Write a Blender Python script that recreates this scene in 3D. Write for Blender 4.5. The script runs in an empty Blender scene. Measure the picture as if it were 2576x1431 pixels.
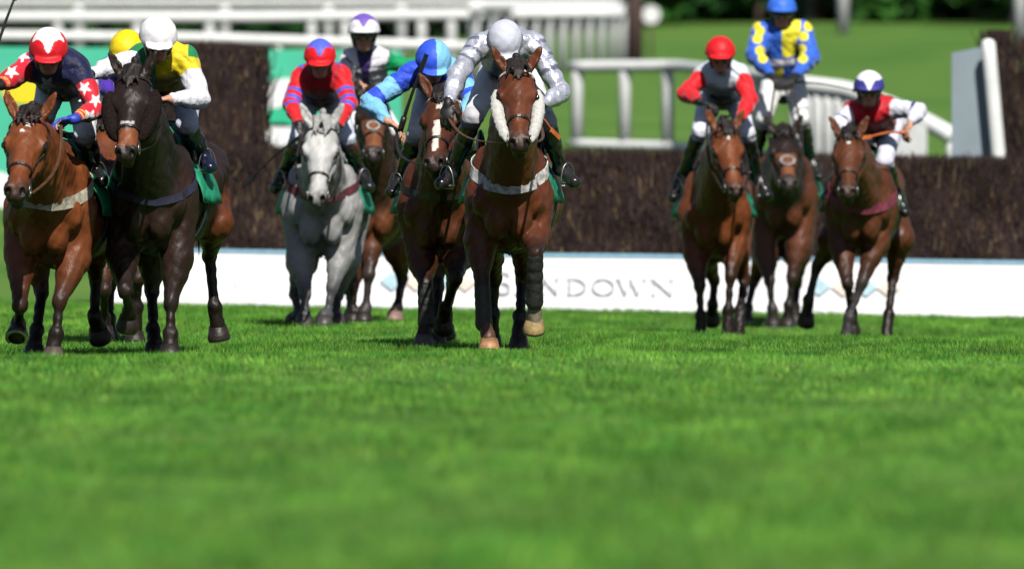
import bpy, math, random
import numpy as np
from mathutils import Vector, Matrix, Euler
random.seed(7)
RNG = np.random.default_rng(11)
scene = bpy.context.scene
COL = scene.collection

# ------------------------------------------------------------------ camera
F_PX = 28622.0          # 400 mm lens on a 36 mm frame, in 2576-wide picture units
CAM_H = 1.0
cam_d = bpy.data.cameras.new("camera")
cam_d.lens = 400.0
cam_d.sensor_width = 36.0
cam_d.clip_start = 1.0
cam_d.clip_end = 3000.0
cam_d.dof.use_dof = True
cam_d.dof.focus_distance = 72.6
cam_d.dof.aperture_fstop = 3.5
cam = bpy.data.objects.new("camera", cam_d)
cam.location = (0, 0, CAM_H)
cam.rotation_euler = (math.radians(90) - math.atan(220.5 / F_PX), 0, 0)
COL.objects.link(cam)
scene.camera = cam

# ------------------------------------------------------------------ light
SUN_EL = math.radians(48)
SUN_AZ = math.radians(14)     # to the right of the line from the horses back to the camera
world = bpy.data.worlds.new("World")
scene.world = world
world.use_nodes = True
wn = world.node_tree.nodes
sky = wn.new("ShaderNodeTexSky")
sky.sky_type = 'NISHITA'
sky.sun_disc = False
sky.sun_elevation = SUN_EL
sky.sun_rotation = math.radians(180) - SUN_AZ
wn["Background"].inputs[1].default_value = 0.05
world.node_tree.links.new(sky.outputs[0], wn["Background"].inputs[0])
sun_d = bpy.data.lights.new("sun", 'SUN')
sun_d.energy = 5.0
sun_d.angle = math.radians(0.53)
sun_d.color = (1.0, 0.955, 0.88)
sun = bpy.data.objects.new("sun", sun_d)
sdir = Vector((math.cos(SUN_EL) * math.sin(SUN_AZ), -math.cos(SUN_EL) * math.cos(SUN_AZ), math.sin(SUN_EL)))
sun.rotation_euler = sdir.to_track_quat('Z', 'Y').to_euler()
sun.location = (20, -20, 40)
COL.objects.link(sun)
scene.view_settings.view_transform = 'Standard'
scene.view_settings.look = 'None'
scene.view_settings.exposure = 0.25
scene.view_settings.gamma = 1.0
scene.cycles.max_bounces = 4
scene.cycles.diffuse_bounces = 0
scene.cycles.glossy_bounces = 2
scene.cycles.use_denoising = True

# ------------------------------------------------------------------ helpers
def P(px, py, d):
    """point seen at picture position (px, py of 2576 x 1431) at distance d"""
    return np.array([(px - 1288.0) * d / F_PX, d, CAM_H - (py - 495.0) * d / F_PX])

def srgb(*c):
    return tuple(((v / 12.92) if v <= 0.04045 else ((v + 0.055) / 1.055) ** 2.4) for v in c)

def tag(o, label=None, cat=None, group=None, kind=None):
    if label: o['label'] = label
    if cat: o['category'] = cat
    if group: o['group'] = group
    if kind: o['kind'] = kind
    return o

def empty(name, loc, label=None, cat=None, group=None):
    o = bpy.data.objects.new(name, None)
    o.location = tuple(float(v) for v in loc)
    o.empty_display_size = 0.1
    COL.objects.link(o)
    return tag(o, label, cat, group)

def mesh_obj(name, V, F, mat, parent=None, smooth=True, col=None, origin=None, mats=None, midx=None):
    """V Nx3 world points, F Mx3 or Mx4 int array (or a list of mixed)"""
    V = np.asarray(V, dtype=np.float32)
    org = np.zeros(3) if origin is None else np.asarray(origin, float)
    if parent is not None and origin is None:
        p = parent; org = np.zeros(3)
        while p is not None:
            org = org + np.array(p.location); p = p.parent
    V = V - org.astype(np.float32)
    me = bpy.data.meshes.new(name)
    if isinstance(F, list):
        ln = np.array([len(f) for f in F], dtype=np.int32)
        idx = np.concatenate([np.asarray(f, dtype=np.int32) for f in F])
    else:
        F = np.asarray(F, dtype=np.int32)
        ln = np.full(len(F), F.shape[1], dtype=np.int32); idx = F.ravel()
    me.vertices.add(len(V)); me.vertices.foreach_set("co", V.ravel())
    me.loops.add(len(idx)); me.loops.foreach_set("vertex_index", idx)
    me.polygons.add(len(ln))
    st = np.zeros(len(ln), dtype=np.int32); st[1:] = np.cumsum(ln)[:-1]
    me.polygons.foreach_set("loop_start", st)
    me.polygons.foreach_set("loop_total", ln)
    me.polygons.foreach_set("use_smooth", np.full(len(ln), smooth))
    if midx is not None: me.polygons.foreach_set("material_index", np.asarray(midx, dtype=np.int32))
    me.update(calc_edges=True)
    if col is not None:
        at = me.color_attributes.new("Col", 'FLOAT_COLOR', 'POINT')
        c = np.ones((len(V), 4), dtype=np.float32); c[:, :3] = col
        at.data.foreach_set("color", c.ravel())
    if mats:
        for m in mats: me.materials.append(m)
    elif mat is not None: me.materials.append(mat)
    o = bpy.data.objects.new(name, me)
    if parent is not None: o.parent = parent
    else: o.location = tuple(org)
    COL.objects.link(o)
    return o

class MB:
    """collects simple solids into one mesh"""
    def __init__(s): s.v = []; s.f = []; s.n = 0; s.c = []
    def add(s, V, F, c=(1, 1, 1)):
        V = np.asarray(V, float); s.v.append(V)
        for f in F: s.f.append([i + s.n for i in f])
        s.n += len(V); s.c.append(np.tile(np.array(c, float), (len(V), 1)))
    def box(s, c, d, rz=0.0, bev=0.0, colr=(1, 1, 1), M=None):
        dx, dy, dz = d[0] / 2, d[1] / 2, d[2] / 2
        b = min(bev, dx * .9, dy * .9, dz * .9)
        if b <= 0:
            V = np.array([[x, y, z] for x in (-dx, dx) for y in (-dy, dy) for z in (-dz, dz)])
            F = [(0, 1, 3, 2), (4, 6, 7, 5), (0, 4, 5, 1), (2, 3, 7, 6), (0, 2, 6, 4), (1, 5, 7, 3)]
        else:
            bm = bmesh.new(); bmesh.ops.create_cube(bm, size=1.0)
            for v in bm.verts: v.co = Vector((v.co.x * 2 * dx, v.co.y * 2 * dy, v.co.z * 2 * dz))
            bmesh.ops.bevel(bm, geom=bm.edges[:], offset=b, segments=2, affect='EDGES', profile=.5)
            bm.verts.index_update()
            V = np.array([tuple(v.co) for v in bm.verts]); F = [[v.index for v in f.verts] for f in bm.faces]
            bm.free()
        if rz:
            cc, ss = math.cos(rz), math.sin(rz)
            V = V @ np.array([[cc, ss, 0], [-ss, cc, 0], [0, 0, 1]])
        if M is not None: V = V @ np.asarray(M).T
        s.add(V + np.asarray(c, float), F, colr)
    def tube(s, pts, r, n=8, colr=(1, 1, 1), flat=None, closed=False):
        pts = np.asarray(pts, float); m = len(pts)
        r = np.broadcast_to(np.asarray(r, float), (m,))
        V = []; F = []
        if closed: T = np.roll(pts, -1, 0) - np.roll(pts, 1, 0)
        else: T = np.gradient(pts, axis=0)
        T = T / (np.linalg.norm(T, axis=1, keepdims=True) + 1e-9)
        up = np.array([0, 0, 1.0]) if abs(T[0][2]) < .9 else np.array([0, 1.0, 0])
        a = np.cross(T[0], up); a /= np.linalg.norm(a)
        for i in range(m):
            a = a - T[i] * a.dot(T[i]); a /= (np.linalg.norm(a) + 1e-9)
            b = np.cross(T[i], a)
            for k in range(n):
                th = 2 * math.pi * k / n
                V.append(pts[i] + r[i] * (math.cos(th) * a + math.sin(th) * b))
        mm = m if closed else m - 1
        for i in range(mm):
            j = (i + 1) % m
            for k in range(n):
                F.append((i * n + k, i * n + (k + 1) % n, j * n + (k + 1) % n, j * n + k))
        if not closed:
            F.append(tuple(range(n))[::-1]); F.append(tuple((m - 1) * n + k for k in range(n)))
        s.add(V, F, colr)
    def build(s, name, mat, parent=None, smooth=False, usecol=False, origin=None):
        o = mesh_obj(name, np.concatenate(s.v), s.f, mat, parent, smooth,
                     np.concatenate(s.c) if usecol else None, origin)
        return o
import bmesh

# ------------------------------------------------------------------ materials
MATS = {}
def new_mat(name):
    m = bpy.data.materials.new(name); m.use_nodes = True
    return m, m.node_tree.nodes, m.node_tree.links, m.node_tree.nodes["Principled BSDF"]

def simple(name, c, rough=.5, spec=.5, metal=0, noise=0.12, nscale=20, bump=0.0, bscale=60, c2=None, coat=0, sheen=0, detail=4):
    """principled material; colour varied by object-space noise between c and c2"""
    if name in MATS: return MATS[name]
    m, n, l, b = new_mat(name)
    tc = n.new("ShaderNodeTexCoord")
    nt = n.new("ShaderNodeTexNoise"); nt.inputs["Scale"].default_value = nscale; nt.inputs["Detail"].default_value = detail
    l.new(tc.outputs["Object"], nt.inputs["Vector"])
    cr = n.new("ShaderNodeValToRGB")
    c = np.array(c); cc2 = np.array(c2) if c2 is not None else np.clip(c * (1 - 2 * noise), 0, 1)
    cr.color_ramp.elements[0].position = .35; cr.color_ramp.elements[1].position = .65
    cr.color_ramp.elements[0].color = (*cc2, 1); cr.color_ramp.elements[1].color = (*c, 1)
    l.new(nt.outputs["Fac"], cr.inputs["Fac"]); l.new(cr.outputs["Color"], b.inputs["Base Color"])
    b.inputs["Roughness"].default_value = rough; b.inputs["Specular IOR Level"].default_value = spec
    b.inputs["Metallic"].default_value = metal
    if coat: b.inputs["Coat Weight"].default_value = coat; b.inputs["Coat Roughness"].default_value = .15
    if sheen: b.inputs["Sheen Weight"].default_value = sheen
    if bump:
        n2 = n.new("ShaderNodeTexNoise"); n2.inputs["Scale"].default_value = bscale; n2.inputs["Detail"].default_value = 5
        l.new(tc.outputs["Object"], n2.inputs["Vector"])
        bp = n.new("ShaderNodeBump"); bp.inputs["Strength"].default_value = bump; bp.inputs["Distance"].default_value = .02
        l.new(n2.outputs["Fac"], bp.inputs["Height"]); l.new(bp.outputs["Normal"], b.inputs["Normal"])
    MATS[name] = m
    return m

def vcol(name, rough=.5, spec=.5, vary=.25, nscale=14, bump=.2, bscale=40, stretch=(1, 1, 1), sheen=0, coat=0, wr=0.0, bdist=.01):
    """principled material reading the mesh's own paint attribute"""
    if name in MATS: return MATS[name]
    m, n, l, b = new_mat(name)
    at = n.new("ShaderNodeAttribute"); at.attribute_name = "Col"
    tc = n.new("ShaderNodeTexCoord")
    mp = n.new("ShaderNodeMapping"); mp.inputs["Scale"].default_value = stretch
    l.new(tc.outputs["Object"], mp.inputs["Vector"])
    nt = n.new("ShaderNodeTexNoise"); nt.inputs["Scale"].default_value = nscale; nt.inputs["Detail"].default_value = 5
    l.new(mp.outputs["Vector"], nt.inputs["Vector"])
    mr = n.new("ShaderNodeMapRange"); mr.inputs["From Min"].default_value = .3; mr.inputs["From Max"].default_value = .7
    mr.inputs["To Min"].default_value = 1 - vary; mr.inputs["To Max"].default_value = 1 + vary * .6
    l.new(nt.outputs["Fac"], mr.inputs["Value"])
    vm = n.new("ShaderNodeVectorMath"); vm.operation = 'SCALE'
    l.new(at.outputs["Color"], vm.inputs[0]); l.new(mr.outputs["Result"], vm.inputs["Scale"])
    l.new(vm.outputs["Vector"], b.inputs["Base Color"])
    n2 = n.new("ShaderNodeTexNoise"); n2.inputs["Scale"].default_value = bscale; n2.inputs["Detail"].default_value = 4
    l.new(mp.outputs["Vector"], n2.inputs["Vector"])
    bp = n.new("ShaderNodeBump"); bp.inputs["Strength"].default_value = bump; bp.inputs["Distance"].default_value = bdist
    l.new(n2.outputs["Fac"], bp.inputs["Height"]); l.new(bp.outputs["Normal"], b.inputs["Normal"])
    rr = n.new("ShaderNodeMapRange"); rr.inputs["To Min"].default_value = max(rough - .12, .05); rr.inputs["To Max"].default_value = min(rough + .15, 1)
    l.new(nt.outputs["Fac"], rr.inputs["Value"]); l.new(rr.outputs["Result"], b.inputs["Roughness"])
    b.inputs["Specular IOR Level"].default_value = spec
    if sheen: b.inputs["Sheen Weight"].default_value = sheen; b.inputs["Sheen Roughness"].default_value = .4
    if coat: b.inputs["Coat Weight"].default_value = coat
    MATS[name] = m
    return m

# ------------------------------------------------------------------ signed-distance sculpting
def nrm(v):
    v = np.asarray(v, float); return v / (np.linalg.norm(v) + 1e-9)

class SDF:
    def __init__(s): s.pr = []
    def cone(s, a, b, r1, r2, k=.03, c=None, neg=False, sq=None):
        """tapered capsule a->b; sq=(dir, factor) widens (factor>1) along dir"""
        a = np.asarray(a, float); b = np.asarray(b, float)
        R = max(r1, r2) * (max(1, sq[1]) if sq else 1)
        s.pr.append(dict(t='c', a=a, b=b, r1=r1, r2=r2, k=k, c=c, neg=neg, sq=(nrm(sq[0]), sq[1]) if sq else None,
                         lo=np.minimum(a, b) - R, hi=np.maximum(a, b) + R))
    def ell(s, c0, r, ax=None, k=.03, c=None, neg=False):
        """ellipsoid; ax = 3 rows of orthonormal axes (default world)"""
        c0 = np.asarray(c0, float); r = np.asarray(r, float)
        A = np.eye(3) if ax is None else np.asarray(ax, float)
        ext = np.sqrt(((A * r[:, None]) ** 2).sum(0))
        s.pr.append(dict(t='e', a=c0, r=r, A=A, k=k, c=c, neg=neg, lo=c0 - ext, hi=c0 + ext))
    def chain(s, pts, rs, k=.03, c=None, sq=None):
        for i in range(len(pts) - 1): s.cone(pts[i], pts[i + 1], rs[i], rs[i + 1], k, c, sq=sq)
    @staticmethod
    def dist(p, X, Y, Z):
        if p['t'] == 'c':
            a, b = p['a'], p['b']
            x, y, z = X - a[0], Y - a[1], Z - a[2]
            ba = b - a
            if p['sq']:
                d, f = p['sq']; g = 1.0 / f - 1.0
                dd = x * d[0] + y * d[1] + z * d[2]
                x, y, z = x + d[0] * dd * g, y + d[1] * dd * g, z + d[2] * dd * g
                ba = ba + d * ba.dot(d) * g
            L = ba.dot(ba) + 1e-12
            h = np.clip((x * ba[0] + y * ba[1] + z * ba[2]) / L, 0, 1)
            q = np.sqrt((x - h * ba[0]) ** 2 + (y - h * ba[1]) ** 2 + (z - h * ba[2]) ** 2)
            return q - (p['r1'] + (p['r2'] - p['r1']) * h)
        A, r, a = p['A'], p['r'], p['a']
        x, y, z = X - a[0], Y - a[1], Z - a[2]
        k0 = 0; k1 = 0
        for i in range(3):
            u = x * A[i, 0] + y * A[i, 1] + z * A[i, 2]
            k0 = k0 + (u / r[i]) ** 2; k1 = k1 + (u / (r[i] * r[i])) ** 2
        k0 = np.sqrt(k0); k1 = np.sqrt(k1) + 1e-6
        return np.where(k0 < .15, (k0 - 1) * r.min(), k0 * (k0 - 1) / k1)
    def ev(s, Pt):
        D = np.full(len(Pt), 1.0)
        for p in s.pr:
            D = s.comb(D, s.dist(p, Pt[:, 0], Pt[:, 1], Pt[:, 2]), p)
        return D
    @staticmethod
    def comb(D, d, p):
        k = p['k']
        if p['neg']:
            d = -d; h = np.maximum(k - np.abs(D - d), 0) / k
            return np.maximum(D, d) + h * h * k * .25
        h = np.maximum(k - np.abs(D - d), 0) / k
        return np.minimum(D, d) - h * h * k * .25
    def mesh(s, h, disp=None, clip=None):
        lo = np.min([p['lo'] for p in s.pr if not p['neg']], 0) - 3 * h
        hi = np.max([p['hi'] for p in s.pr if not p['neg']], 0) + 3 * h
        n = np.ceil((hi - lo) / h).astype(int) + 1
        ax = [lo[i] + h * np.arange(n[i]) for i in range(3)]
        D = np.full(n, .08, dtype=np.float32)
        for p in s.pr:
            pad = p['k'] + 2 * h
            i0 = np.maximum(np.floor((p['lo'] - pad - lo) / h).astype(int), 0)
            i1 = np.minimum(np.ceil((p['hi'] + pad - lo) / h).astype(int) + 1, n)
            if (i1 <= i0).any(): continue
            X = ax[0][i0[0]:i1[0], None, None].astype(np.float32); Y = ax[1][None, i0[1]:i1[1], None].astype(np.float32)
            Z = ax[2][None, None, i0[2]:i1[2]].astype(np.float32)
            sl = (slice(i0[0], i1[0]), slice(i0[1], i1[1]), slice(i0[2], i1[2]))
            D[sl] = s.comb(D[sl], s.dist(p, X, Y, Z), p)
        if clip is not None:      # clip(X,Y,Z) -> distance to keep (negative inside)
            X = ax[0][:, None, None]; Y = ax[1][None, :, None]; Z = ax[2][None, None, :]
            D = np.maximum(D, clip(X, Y, Z).astype(np.float32))
        if disp is not None:
            X = ax[0][:, None, None]; Y = ax[1][None, :, None]; Z = ax[2][None, None, :]
            D = D + disp(X, Y, Z).astype(np.float32)
        return surface_nets(D, lo, h)
    def paint(s, V, base, sig=.02):
        """blend the colours of the parts nearest to each vertex"""
        W = np.full(len(V), 1e-5); C = np.tile(np.array(base, float), (len(V), 1)) * 1e-5
        for p in s.pr:
            if p['neg']: continue
            c = p['c'] if p['c'] is not None else base
            m = np.all((V > p['lo'] - .08) & (V < p['hi'] + .08), axis=1)
            if not m.any(): continue
            d = s.dist(p, V[m, 0], V[m, 1], V[m, 2])
            w = np.exp(-np.clip(d, -.02, 1) / sig)
            W[m] += w; C[m] += w[:, None] * np.array(c)
        return C / W[:, None]

def surface_nets(D, lo, h):
    S = D < 0
    nx, ny, nz = D.shape
    acc = np.zeros((nx - 1, ny - 1, nz - 1, 3), dtype=np.float32); cnt = np.zeros((nx - 1, ny - 1, nz - 1), dtype=np.uint8)
    corners = [(i, j, k) for i in (0, 1) for j in (0, 1) for k in (0, 1)]
    def sl(o): return tuple(slice(o[a], o[a] + D.shape[a] - 1) for a in range(3))
    anyc = np.zeros(cnt.shape, bool); allc = np.ones(cnt.shape, bool)
    for o in corners: anyc |= S[sl(o)]; allc &= S[sl(o)]
    act = anyc & ~allc
    I = np.argwhere(act)
    val = [D[I[:, 0] + o[0], I[:, 1] + o[1], I[:, 2] + o[2]] for o in corners]
    A = np.zeros((len(I), 3)); N = np.zeros(len(I))
    for ia, oa in enumerate(corners):
        for ib, ob in enumerate(corners):
            if ib <= ia or sum(abs(oa[t] - ob[t]) for t in range(3)) != 1: continue
            va, vb = val[ia], val[ib]; m = (va < 0) != (vb < 0)
            t = np.where(m, va / np.where(m, va - vb, 1), 0)
            for q in range(3): A[:, q] += np.where(m, oa[q] + t * (ob[q] - oa[q]), 0)
            N += m
    V = (I + A / N[:, None]) * h + lo
    idx = np.full(act.shape, -1, dtype=np.int64); idx[I[:, 0], I[:, 1], I[:, 2]] = np.arange(len(I))
    F = []
    for a in range(3):
        b, c = (a + 1) % 3, (a + 2) % 3
        s0 = [slice(None)] * 3; s1 = [slice(None)] * 3
        s0[a] = slice(0, -1); s1[a] = slice(1, None)
        E = S[tuple(s0)] != S[tuple(s1)]
        e = np.argwhere(E)
        e = e[(e[:, b] > 0) & (e[:, c] > 0) & (e[:, b] < D.shape[b] - 1) & (e[:, c] < D.shape[c] - 1)]
        db = np.zeros(3, int); db[b] = 1; dc = np.zeros(3, int); dc[c] = 1
        q = []
        for o in (np.zeros(3, int), db, db + dc, dc):
            w = e - o; q.append(idx[w[:, 0], w[:, 1], w[:, 2]])
        Q = np.stack(q, 1)
        flip = S[e[:, 0], e[:, 1], e[:, 2]]
        Q = np.where(flip[:, None], Q, Q[:, ::-1])
        F.append(Q)
    F = np.concatenate(F)
    F = F[(F >= 0).all(1)]
    return V, F
# ================================================================== SETTING
DK = [0, 20, 45, 58, 64, 66, 68, 70, 73, 78, 84, 90, 101, 104, 115, 130, 150, 200, 250, 320, 500, 2500]
ZK = [-.03, 0, .045, .075, .09, .06, .015, -.012, 0, .005, .035, .02, .0, .03, .4, .9, 1.55, 3.17, 4.75, 5.2, 7, 20]
def gz(x, d):
    x = np.asarray(x, float); d = np.asarray(d, float)
    z = np.interp(d, DK, ZK)
    z = z - np.clip((d - 76) / 8, 0, 1) * .0116 * np.clip(x, -12, 12) * np.clip(1.3 - (d - 101) / 60, 0, 1)
    z = z - .165 * np.exp(-((x - 2.5) / 2.1) ** 2 - ((d - 89.0) / 6.0) ** 2)
    z = z + np.clip((d - 20) / 20, 0, 1) * (.008 * np.sin(x * 1.1 + d * .31) + .006 * np.sin(x * .43 - d * .17 + 1))
    far = np.clip((d - 110) / 60, 0, 1)
    z = z + far * (.10 * np.sin(x * .21 + d * .05) + .04 * np.clip(x - 3, -14, 0) * np.clip((d - 170) / 80, 0, 1))
    return z

# --- ground sheet reaching the horizon
xs = np.concatenate([[-900, -300, -120, -60, -30, -18], np.linspace(-12, 12, 61), [18, 30, 60, 120, 300, 900]])
ds = np.concatenate([[-60, -20, 0, 10], np.arange(20, 110, 1.0), np.arange(110, 320, 6.0), [340, 400, 500, 800, 1400, 2500]])
X, Dd = np.meshgrid(xs, ds, indexing='ij')
V = np.stack([X, Dd, gz(X, Dd)], -1).reshape(-1, 3)
nx, nd = X.shape
ii, jj = np.meshgrid(np.arange(nx - 1), np.arange(nd - 1), indexing='ij')
a = (ii * nd + jj).ravel()
Fq = np.stack([a, a + nd, a + nd + 1, a + 1], 1)
m, n, l, b = new_mat("turf_soil")
tc = n.new("ShaderNodeTexCoord")
nt = n.new("ShaderNodeTexNoise"); nt.inputs["Scale"].default_value = .35; nt.inputs["Detail"].default_value = 8; nt.inputs["Roughness"].default_value = .65
l.new(tc.outputs["Object"], nt.inputs["Vector"])
cr = n.new("ShaderNodeValToRGB"); cr.color_ramp.elements[0].position = .33; cr.color_ramp.elements[1].position = .68
cr.color_ramp.elements[0].color = (.055, .145, .025, 1); cr.color_ramp.elements[1].color = (.115, .205, .040, 1)
l.new(nt.outputs["Fac"], cr.inputs["Fac"]); l.new(cr.outputs["Color"], b.inputs["Base Color"])
b.inputs["Roughness"].default_value = .9; b.inputs["Specular IOR Level"].default_value = .1
tag(mesh_obj("ground", V, Fq, m), kind='structure')

# --- grass blades, real geometry, on the part of the course in view
def grass_mat():
    m, n, l, b = new_mat("grass_blade")
    tc = n.new("ShaderNodeTexCoord"); at = n.new("ShaderNodeAttribute"); at.attribute_name = "Col"
    mp = n.new("ShaderNodeMapping"); mp.inputs["Scale"].default_value = (1, .14, 1)
    l.new(tc.outputs["Object"], mp.inputs["Vector"])
    nt = n.new("ShaderNodeTexNoise"); nt.inputs["Scale"].default_value = 4.2; nt.inputs["Detail"].default_value = 5; nt.inputs["Roughness"].default_value = .6
    l.new(mp.outputs["Vector"], nt.inputs["Vector"])
    cr = n.new("ShaderNodeValToRGB")
    e = cr.color_ramp.elements; e[0].position = .36; e[1].position = .66
    e[0].color = (.062, .245, .024, 1); e[1].color = (.215, .480, .062, 1)
    l.new(nt.outputs["Fac"], cr.inputs["Fac"])
    mx = n.new("ShaderNodeMix"); mx.data_type = 'RGBA'; mx.blend_type = 'MULTIPLY'; mx.inputs[0].default_value = 1
    l.new(cr.outputs["Color"], mx.inputs[6]); l.new(at.outputs["Color"], mx.inputs[7])
    l.new(mx.outputs[2], b.inputs["Base Color"])
    b.inputs["Roughness"].default_value = .55; b.inputs["Specular IOR Level"].default_value = .25
    tr = n.new("ShaderNodeBsdfTranslucent"); l.new(mx.outputs[2], tr.inputs["Color"])
    ms = n.new("ShaderNodeMixShader"); ms.inputs[0].default_value = .3
    l.new(b.outputs[0], ms.inputs[1]); l.new(tr.outputs[0], ms.inputs[2])
    l.new(ms.outputs[0], n["Material Output"].inputs["Surface"])
    return m
GM = grass_mat()
def grass(name, d0, d1, margin, dens, h0, h1, w, label):
    ar = 0.5 * ((d0 * .045 + margin) * 2 + (d1 * .045 + margin) * 2) * (d1 - d0)
    N = int(ar * dens)
    d = d0 + (d1 - d0) * RNG.random(N)
    x = (RNG.random(N) * 2 - 1) * (d * .045 + margin)
    # clumpy: pull some blades together into tufts
    cl = RNG.random(N) < .5
    x = np.where(cl, np.round(x / .11) * .11 + RNG.normal(0, .022, N) + .05 * np.sin(np.round(d / .13) * 7.3), x)
    d = np.where(cl, np.round(d / .13) * .13 + RNG.normal(0, .022, N), d)
    dv_ = np.zeros(N)
    for (a_, b_, r_) in DIV: dv_ = np.maximum(dv_, np.exp(-((x - a_) / r_) ** 2 - ((d - b_) / (r_ * 1.6)) ** 2))
    hn = .5 + .25 * (np.sin(x * 2.3 + 1.3 * np.sin(d * .9)) + np.sin(x * .9 - d * .55)) * .6 + .2 * np.sin(x * 7 + d * 3.1) * .4
    H = (h0 + (h1 - h0) * np.clip(hn, 0, 1)) * (.6 + .7 * RNG.random(N))
    H = H * (1 + .35 * np.sin(x * 5.3 + 1.7 * np.sin(d * 1.1)) * np.sin(d * 1.9 + x * 2.1)) * (1 - .75 * dv_)
    tall = RNG.random(N) < .012; H = np.where(tall, H * 1.5, H)
    th = RNG.random(N) * math.pi * 2
    wx, wy = np.cos(th) * w * .5, np.sin(th) * w * .5
    lean = RNG.normal(0, .35, (N, 2)) * H[:, None]
    z = gz(x, d) - .004
    V = np.empty((N, 3, 3), dtype=np.float32)
    V[:, 0] = np.stack([x - wx, d - wy, z], 1); V[:, 1] = np.stack([x + wx, d + wy, z], 1)
    V[:, 2] = np.stack([x + lean[:, 0], d + lean[:, 1], z + H], 1)
    C = np.repeat((.82 + .36 * RNG.random((N, 1))) * np.ones((1, 3)), 3, 0).reshape(N, 3, 3)
    soil = ((dv_ > .45) & (RNG.random(N) < .75))[:, None, None]
    yel = (RNG.random(N) < .05)[:, None, None]
    C = np.where(yel, C * np.array([2.0, 1.25, 1.2]), C)
    C = np.where(soil, np.array([.42, .17, .5]), C)
    C[:, :2] *= .78
    pt = np.sin(x * 6.7 + 2 * np.sin(d * .9 + x * 1.4)) * np.sin(d * 1.7 + 1.9 * np.sin(x * 2.8)) + .7 * np.sin(x * 15.1 + d * 1.9) * np.sin(d * 3.3 - x * 3)
    pt2 = np.sin(x * .9 + d * .11 + 1.1 * np.sin(d * .19)) + np.sin(x * 2.7 - d * .41)
    pt3 = np.sin(x * 3.9 + 1.8 * np.sin(d * .33 + x)) * np.sin(d * .95 + 1.6 * np.sin(x * 1.7)); pt3 = np.sign(pt3) * np.abs(pt3) ** .6
    C *= (1 + .17 * pt3 + .12 * np.exp(-((d - 61) / 5) ** 2) - .10 * np.exp(-((d - 72) / 5) ** 2))[:, None, None]  # grazing-light look of the crest painted in: paler before it, darker just beyond
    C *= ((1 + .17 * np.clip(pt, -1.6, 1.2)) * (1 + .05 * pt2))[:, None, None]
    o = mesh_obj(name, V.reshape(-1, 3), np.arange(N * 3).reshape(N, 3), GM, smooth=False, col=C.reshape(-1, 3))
    tag(o, label, 'grass', kind='stuff')
GD = 1.0
rd_ = np.random.default_rng(21)
DIV = [(rd_.uniform(-4, 4), rd_.uniform(30, 100), rd_.uniform(.04, .10)) for _ in range(70)] + [(-1.98, 46.0, .10), (-1.9, 46.3, .07), (-1.1, 71.9, .08), (.15, 72.6, .08), (-3.0, 71.2, .1), (1.5, 86.5, .12)]
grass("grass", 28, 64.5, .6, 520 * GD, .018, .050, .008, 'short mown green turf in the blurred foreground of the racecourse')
grass("grass", 64.5, 101.5, 1.5, 760 * GD, .022, .050, .007, 'bright green racecourse turf under the galloping horses')

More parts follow.
